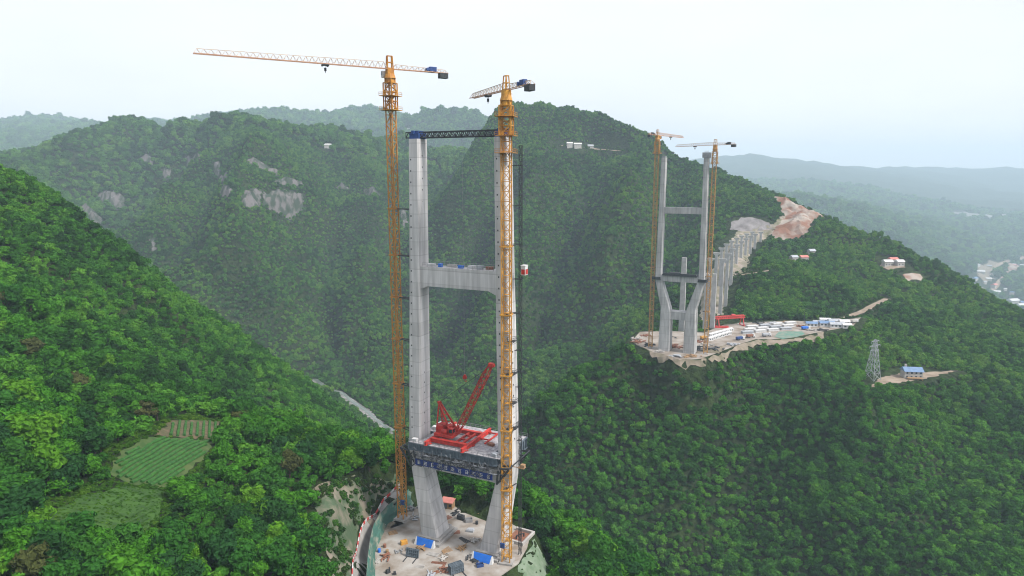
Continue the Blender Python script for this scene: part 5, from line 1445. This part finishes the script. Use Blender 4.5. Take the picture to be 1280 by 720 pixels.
def clear_mask(x, y):
    ok = np.ones(len(x), bool)
    for kind, geom, mg in CLEAR:
        if kind == 'poly':
            g = np.array(geom)[:, :2]
            bb = (x > g[:, 0].min() - 20) & (x < g[:, 0].max() + 20) & (y > g[:, 1].min() - 20) & (y < g[:, 1].max() + 20)
            i = np.where(bb)[0]
            if len(i): ok[i] &= poly_dist(x[i], y[i], geom) > mg
        else:
            g = np.array(geom)[:, :2]
            bb = (x > g[:, 0].min() - 20) & (x < g[:, 0].max() + 20) & (y > g[:, 1].min() - 20) & (y < g[:, 1].max() + 20)
            i = np.where(bb)[0]
            if len(i): ok[i] &= line_dist(x[i], y[i], geom)[0] > mg
    return ok

def scatter(r0, r1, step, w0, w1):
    n = int(2 * r1 / step)
    xs, ys = np.meshgrid(np.arange(-r1, r1, step), np.arange(0, r1, step))
    xs = xs + (rng.random(xs.shape) - .5) * step * .9; ys = ys + (rng.random(ys.shape) - .5) * step * .9
    x, y = xs.ravel(), ys.ravel()
    d = np.hypot(x, y); a = np.abs(np.arctan2(x, y))
    k = (d >= r0) & (d < r1) & (a < math.radians(46))
    x, y = x[k], y[k]
    k = clear_mask(x, y)
    x, y = x[k], y[k]
    w = (w0 + (w1 - w0) * rng.random(len(x)) ** 1.6)
    w *= 0.95 + 0.55 * perlin(x / 60.0, y / 60.0) + 0.5 * perlin(x / 17.0 + 5, y / 17.0)
    return np.stack([x, y, H(x, y), np.clip(w, w0 * .85, w1 * 1.2)], 1)

def along(line, d0, d1, n, w0, w1):
    L = np.array(line); i = rng.integers(0, len(L), n); a = rng.random(n) * 6.28; d = d0 + (d1 - d0) * rng.random(n)
    x, y = L[i, 0] + np.cos(a) * d, L[i, 1] + np.sin(a) * d
    k = (line_dist(x, y, line)[0] > d0) & (poly_dist(x, y, YARD) > 1)
    x, y = x[k], y[k]
    return np.stack([x, y, H(x, y), w0 + (w1 - w0) * rng.random(len(x)) ** 1.5], 1)
def shrubs(poly, n, w0, w1):
    A = np.array(poly)[:, :2]; lo, hi = A.min(0), A.max(0)
    x = lo[0] + (hi[0] - lo[0]) * rng.random(n * 3); y = lo[1] + (hi[1] - lo[1]) * rng.random(n * 3)
    k = poly_dist(x, y, poly) < 0
    x, y = x[k][:n], y[k][:n]
    return np.stack([x, y, H(x, y), w0 + (w1 - w0) * rng.random(len(x)) ** 2], 1)
T = np.concatenate([scatter(85, 330, 3.6, 3.3, 9.0), scatter(330, 800, 3.5, 3.5, 7.6), scatter(800, 1700, 4.9, 4.2, 8.6), scatter(1700, 3600, 11.0, 11, 20), scatter(3600, 7000, 26, 26, 46)])
# which trees does the camera see, and how large
def seen_from(p, T):
    tx = T[:, 0] - p[0]; ty = T[:, 1] - p[1]; top = T[:, 2] + T[:, 3] * .9 - p[2]
    vis = np.ones(len(T), bool)
    for s in np.linspace(0.15, 0.985, 60):
        vis &= (H(p[0] + tx * s, p[1] + ty * s) + 3.0) < (p[2] + top * s)
    return vis
vis = seen_from((0, 0, CZ), T)
dep = T[:, 1] * _c - (T[:, 2] + 3 - CZ) * _s
pxs = 640 + FPX * T[:, 0] / dep
pys = 360 - FPX * (T[:, 1] * _s + (T[:, 2] + 3 - CZ) * _c) / dep
app = np.where(vis & (pxs > -10) & (pxs < 1290) & (pys > -10) & (pys < 735), T[:, 3] / dep, 0)
near = np.argsort(-app)[:300]
isnear = np.zeros(len(T), bool); isnear[near] = True

# the largest trees in the picture, each its own thing
def trunk_mesh(name, seed):
    r = random.Random(seed); mb = MB()
    mb.tube((0, 0, -.06), (.01, .02, .22), .045, 7, .032); mb.tube((.01, .02, .22), (.0, .0, .55), .032, 6, .016)
    for k in range(5):
        a = k * 1.26 + r.random(); z = .2 + .07 * k
        mb.tube((.005, .01, z), (math.cos(a) * .24, math.sin(a) * .24, z + .2), .016, 5, .006)
    me = bpy.data.meshes.new(name); me.from_pydata(mb.v, [], mb.f); me.update(); me.materials.append(m_bark)
    return me
KINDS = [('bright yellow green', [(0.080, 0.215, 0.020), (0.100, 0.240, 0.024)]), ('fresh green', [(0.048, 0.175, 0.018), (0.064, 0.200, 0.020)]),
         ('mid green', [(0.030, 0.115, 0.022), (0.040, 0.135, 0.022)]), ('dark green', [(0.020, 0.070, 0.024), (0.026, 0.085, 0.024)]), ('olive brown', [(0.085, 0.095, 0.040), (0.070, 0.085, 0.032)])]
crowns = []
for i, (nm, cs) in enumerate(KINDS):
    mt = leaf_material('leaves_' + nm.replace(' ', '_'), cs, False)
    crowns.append([crown_mesh('crown', 300 + i * 10 + q, 7 + q, 520, 0.072, 1.0 if q else .85, mt) for q in range(3)])
trunks = [trunk_mesh('trunk', q) for q in range(3)]
def zone(px, py):
    if px > 655: return 'on the shoulder right of the near platform'
    if px > 505: return 'on the slope behind the near tower'
    if px > 390: return 'beside the access road cutting'
    if py > 640 and px < 210: return 'on the lower slope below the tea fields'
    if px >= 210 and py > 600: return 'between the tea fields and the access road'
    if px >= 210: return 'on the spur right of the tea fields'
    if py > 520: return 'on the slope left of the tea fields'
    return 'high on the left slope above the tea fields'
rk = np.random.default_rng(5)
for i in near:
    x, y, z, w = T[i]
    n = perlin(np.array([x / 45.0]), np.array([y / 45.0]))[0]
    k = int(rk.choice(5, p=[.06, .40, .31, .17, .06])) if n < .15 else int(rk.choice(5, p=[.11, .50, .28, .08, .03]))
    sz = 'large' if w > 7.0 else ('small' if w < 4.9 else 'mid sized')
    q = int(rk.integers(0, 3))
    t = empty('broadleaf_tree', (x, y, z - .2), rk.random() * 6.28, '%s %s broadleaf tree %s' % (sz, KINDS[k][0], zone(pxs[i], pys[i])), 'tree', 'trees of the woodland nearest the camera')
    hh = w * (0.85 + .45 * rk.random())
    c = bpy.data.objects.new('crown', crowns[k][q]); COL.objects.link(c); c.parent = t; c.scale = (w * 1.22, w * 1.22, hh); c.location = (0, 0, hh * .12)
    u = bpy.data.objects.new('trunk', trunks[q]); COL.objects.link(u); u.parent = t; u.scale = (w, w, hh)

def make_scatter(name, N, m_leaf, cards, csize, label, cat, tall=1.0):
    src = [crown_mesh(name + '_crown', 100 + i, 5 + i % 3, cards, csize, 1.0 if i < 3 else .85, m_leaf) for i in range(6)]
    srco = [bpy.data.objects.new(name + '_crown', me) for me in src]
    me = bpy.data.meshes.new(name)
    me.vertices.add(len(N)); me.vertices.foreach_set('co', np.stack([N[:, 0], N[:, 1], N[:, 2] - 0.3], 1).ravel())
    hsc = tall * N[:, 3] * (0.75 + 0.5 * rng.random(len(N)))
    a = me.attributes.new('crown_scale', 'FLOAT_VECTOR', 'POINT'); a.data.foreach_set('vector', np.stack([N[:, 3] * 1.18, N[:, 3] * 1.18, hsc], 1).ravel())
    a = me.attributes.new('crown_turn', 'FLOAT_VECTOR', 'POINT'); a.data.foreach_set('vector', np.stack([(rng.random(len(N)) - .5) * .3, (rng.random(len(N)) - .5) * .3, rng.random(len(N)) * 6.28], 1).ravel())
    a = me.attributes.new('crown_kind', 'INT', 'POINT'); a.data.foreach_set('value', rng.integers(0, len(src), len(N)).astype(np.int32))
    o = bpy.data.objects.new(name, me); COL.objects.link(o)
    me.materials.append(m_leaf)
    ng = bpy.data.node_groups.new('forest_scatter', 'GeometryNodeTree')
    ng.interface.new_socket('Geometry', in_out='INPUT', socket_type='NodeSocketGeometry')
    ng.interface.new_socket('Geometry', in_out='OUTPUT', socket_type='NodeSocketGeometry')
    n, l = ng.nodes, ng.links
    gi = n.new('NodeGroupInput'); go = n.new('NodeGroupOutput')
    iop = n.new('GeometryNodeInstanceOnPoints')
    jn = n.new('GeometryNodeJoinGeometry')
    for so in reversed(srco):
        ob = n.new('GeometryNodeObjectInfo'); ob.inputs['Object'].default_value = so; ob.inputs['As Instance'].default_value = True
        l.new(ob.outputs['Geometry'], jn.inputs[0])
    def attr(nm, t):
        q = n.new('GeometryNodeInputNamedAttribute'); q.data_type = t; q.inputs['Name'].default_value = nm
        return q.outputs['Attribute']
    l.new(gi.outputs[0], iop.inputs['Points']); l.new(jn.outputs[0], iop.inputs['Instance'])
    iop.inputs['Pick Instance'].default_value = True
    l.new(attr('crown_kind', 'INT'), iop.inputs['Instance Index'])
    l.new(attr('crown_scale', 'FLOAT_VECTOR'), iop.inputs['Scale'])
    l.new(attr('crown_turn', 'FLOAT_VECTOR'), iop.inputs['Rotation'])
    l.new(iop.outputs[0], go.inputs[0])
    md = o.modifiers.new('forest_scatter', 'NODES'); md.node_group = ng
    tag(o, label, cat, kind='stuff')
_dT = np.hypot(T[:, 0], T[:, 1]) + 60 * perlin(T[:, 0] / 90, T[:, 1] / 90)
make_scatter('forest', T[~isnear & (_dT < 600)], m_forest, 170, .105, 'fresh green broadleaf forest on the nearer slopes', 'forest')
make_scatter('mountain_forest', T[~isnear & (_dT >= 600)], m_forest2, 150, .11, 'darker forest covering the mountains beyond the gorge', 'forest')
_sl = np.concatenate([shrubs(CUT_SLOPE, 480, .5, 3.0), shrubs(LOWER_NET, 30, .5, 1.8), along(YARD_ROAD, 5, 13, 500, 1.2, 3.6), along(SIDE_TRACK, 3.5, 11, 200, 1.2, 3.2), along(RIDGE_ROAD, 6, 20, 300, 2, 5)])
_ok = (poly_dist(_sl[:, 0], _sl[:, 1], PLAT) > 2.0) & (line_dist(_sl[:, 0], _sl[:, 1], ACCESS)[0] > 3.0) & (poly_dist(_sl[:, 0], _sl[:, 1], NET_POLY) > .5) & ((fbm(_sl[:, 0], _sl[:, 1], 14, 2) > -.12) | (_sl[:, 1] > 350))
m_scrub = leaf_material('scrub_leaves', [(0.05, 0.075, 0.03), (0.03, 0.085, 0.022), (0.045, 0.12, 0.022), (0.07, 0.16, 0.024)])
make_scatter('undergrowth', _sl[_ok], m_scrub, 110, .12, 'scrubby green bushes on the cut slopes and road banks', 'undergrowth')
_A = np.array(FIELD_LOW + FIELD_MAIN + FIELD_TOP)[:, :2]; _x = _A[:, 0].min() - 6 + (np.ptp(_A[:, 0]) + 12) * rng.random(9000); _y = _A[:, 1].min() - 6 + (np.ptp(_A[:, 1]) + 12) * rng.random(9000)
_d = np.min([poly_dist(_x, _y, p) for p in (FIELD_LOW, FIELD_MAIN, FIELD_TOP)], 0); _k = (_d > .3) & (_d < 5.5); _x, _y = _x[_k], _y[_k]
_ring = np.stack([_x, _y, H(_x, _y), .7 + 1.6 * rng.random(len(_x)) ** 2], 1)
m_mead = leaf_material('meadow_blades', [(0.032, 0.088, 0.013), (0.048, 0.118, 0.015), (0.072, 0.150, 0.018)])
make_scatter('grass', np.concatenate([shrubs(FIELD_LOW, 6500, .5, 1.2), shrubs(FIELD_MAIN, 50, .4, .9), _ring]), m_mead, 80, .14, 'tall rough grass on the meadow below the tea fields', 'grass', .55)

# ------------------------------------------------------------------ haze
def make_haze():
    m = bpy.data.materials.new('haze_air'); m.use_nodes = True
    ns, ls = m.node_tree.nodes, m.node_tree.links
    ns.clear()
    out = ns.new('ShaderNodeOutputMaterial'); v = ns.new('ShaderNodeVolumePrincipled')
    v.inputs['Color'].default_value = (0.68, 0.85, 1.0, 1)
    v.inputs['Density'].default_value = HAZE_DENSITY
    v.inputs['Anisotropy'].default_value = 0.0
    ls.new(v.outputs[0], out.inputs['Volume'])
    zlo = float(ZZ.min()) - 1.0
    zhi = max(CZ + 42.0, float(ZZ.max()) + 22.0)
    b = MB(); b.box((0, 4750, (zlo + zhi) / 2), (24400, 14900, zhi - zlo))
    o = b.build('haze', m)
    tag(o, kind='stuff')
make_haze()
print('trees', len(T), 'zmax', ZZ.max() - CZ, 'zmin', ZZ.min() - CZ)
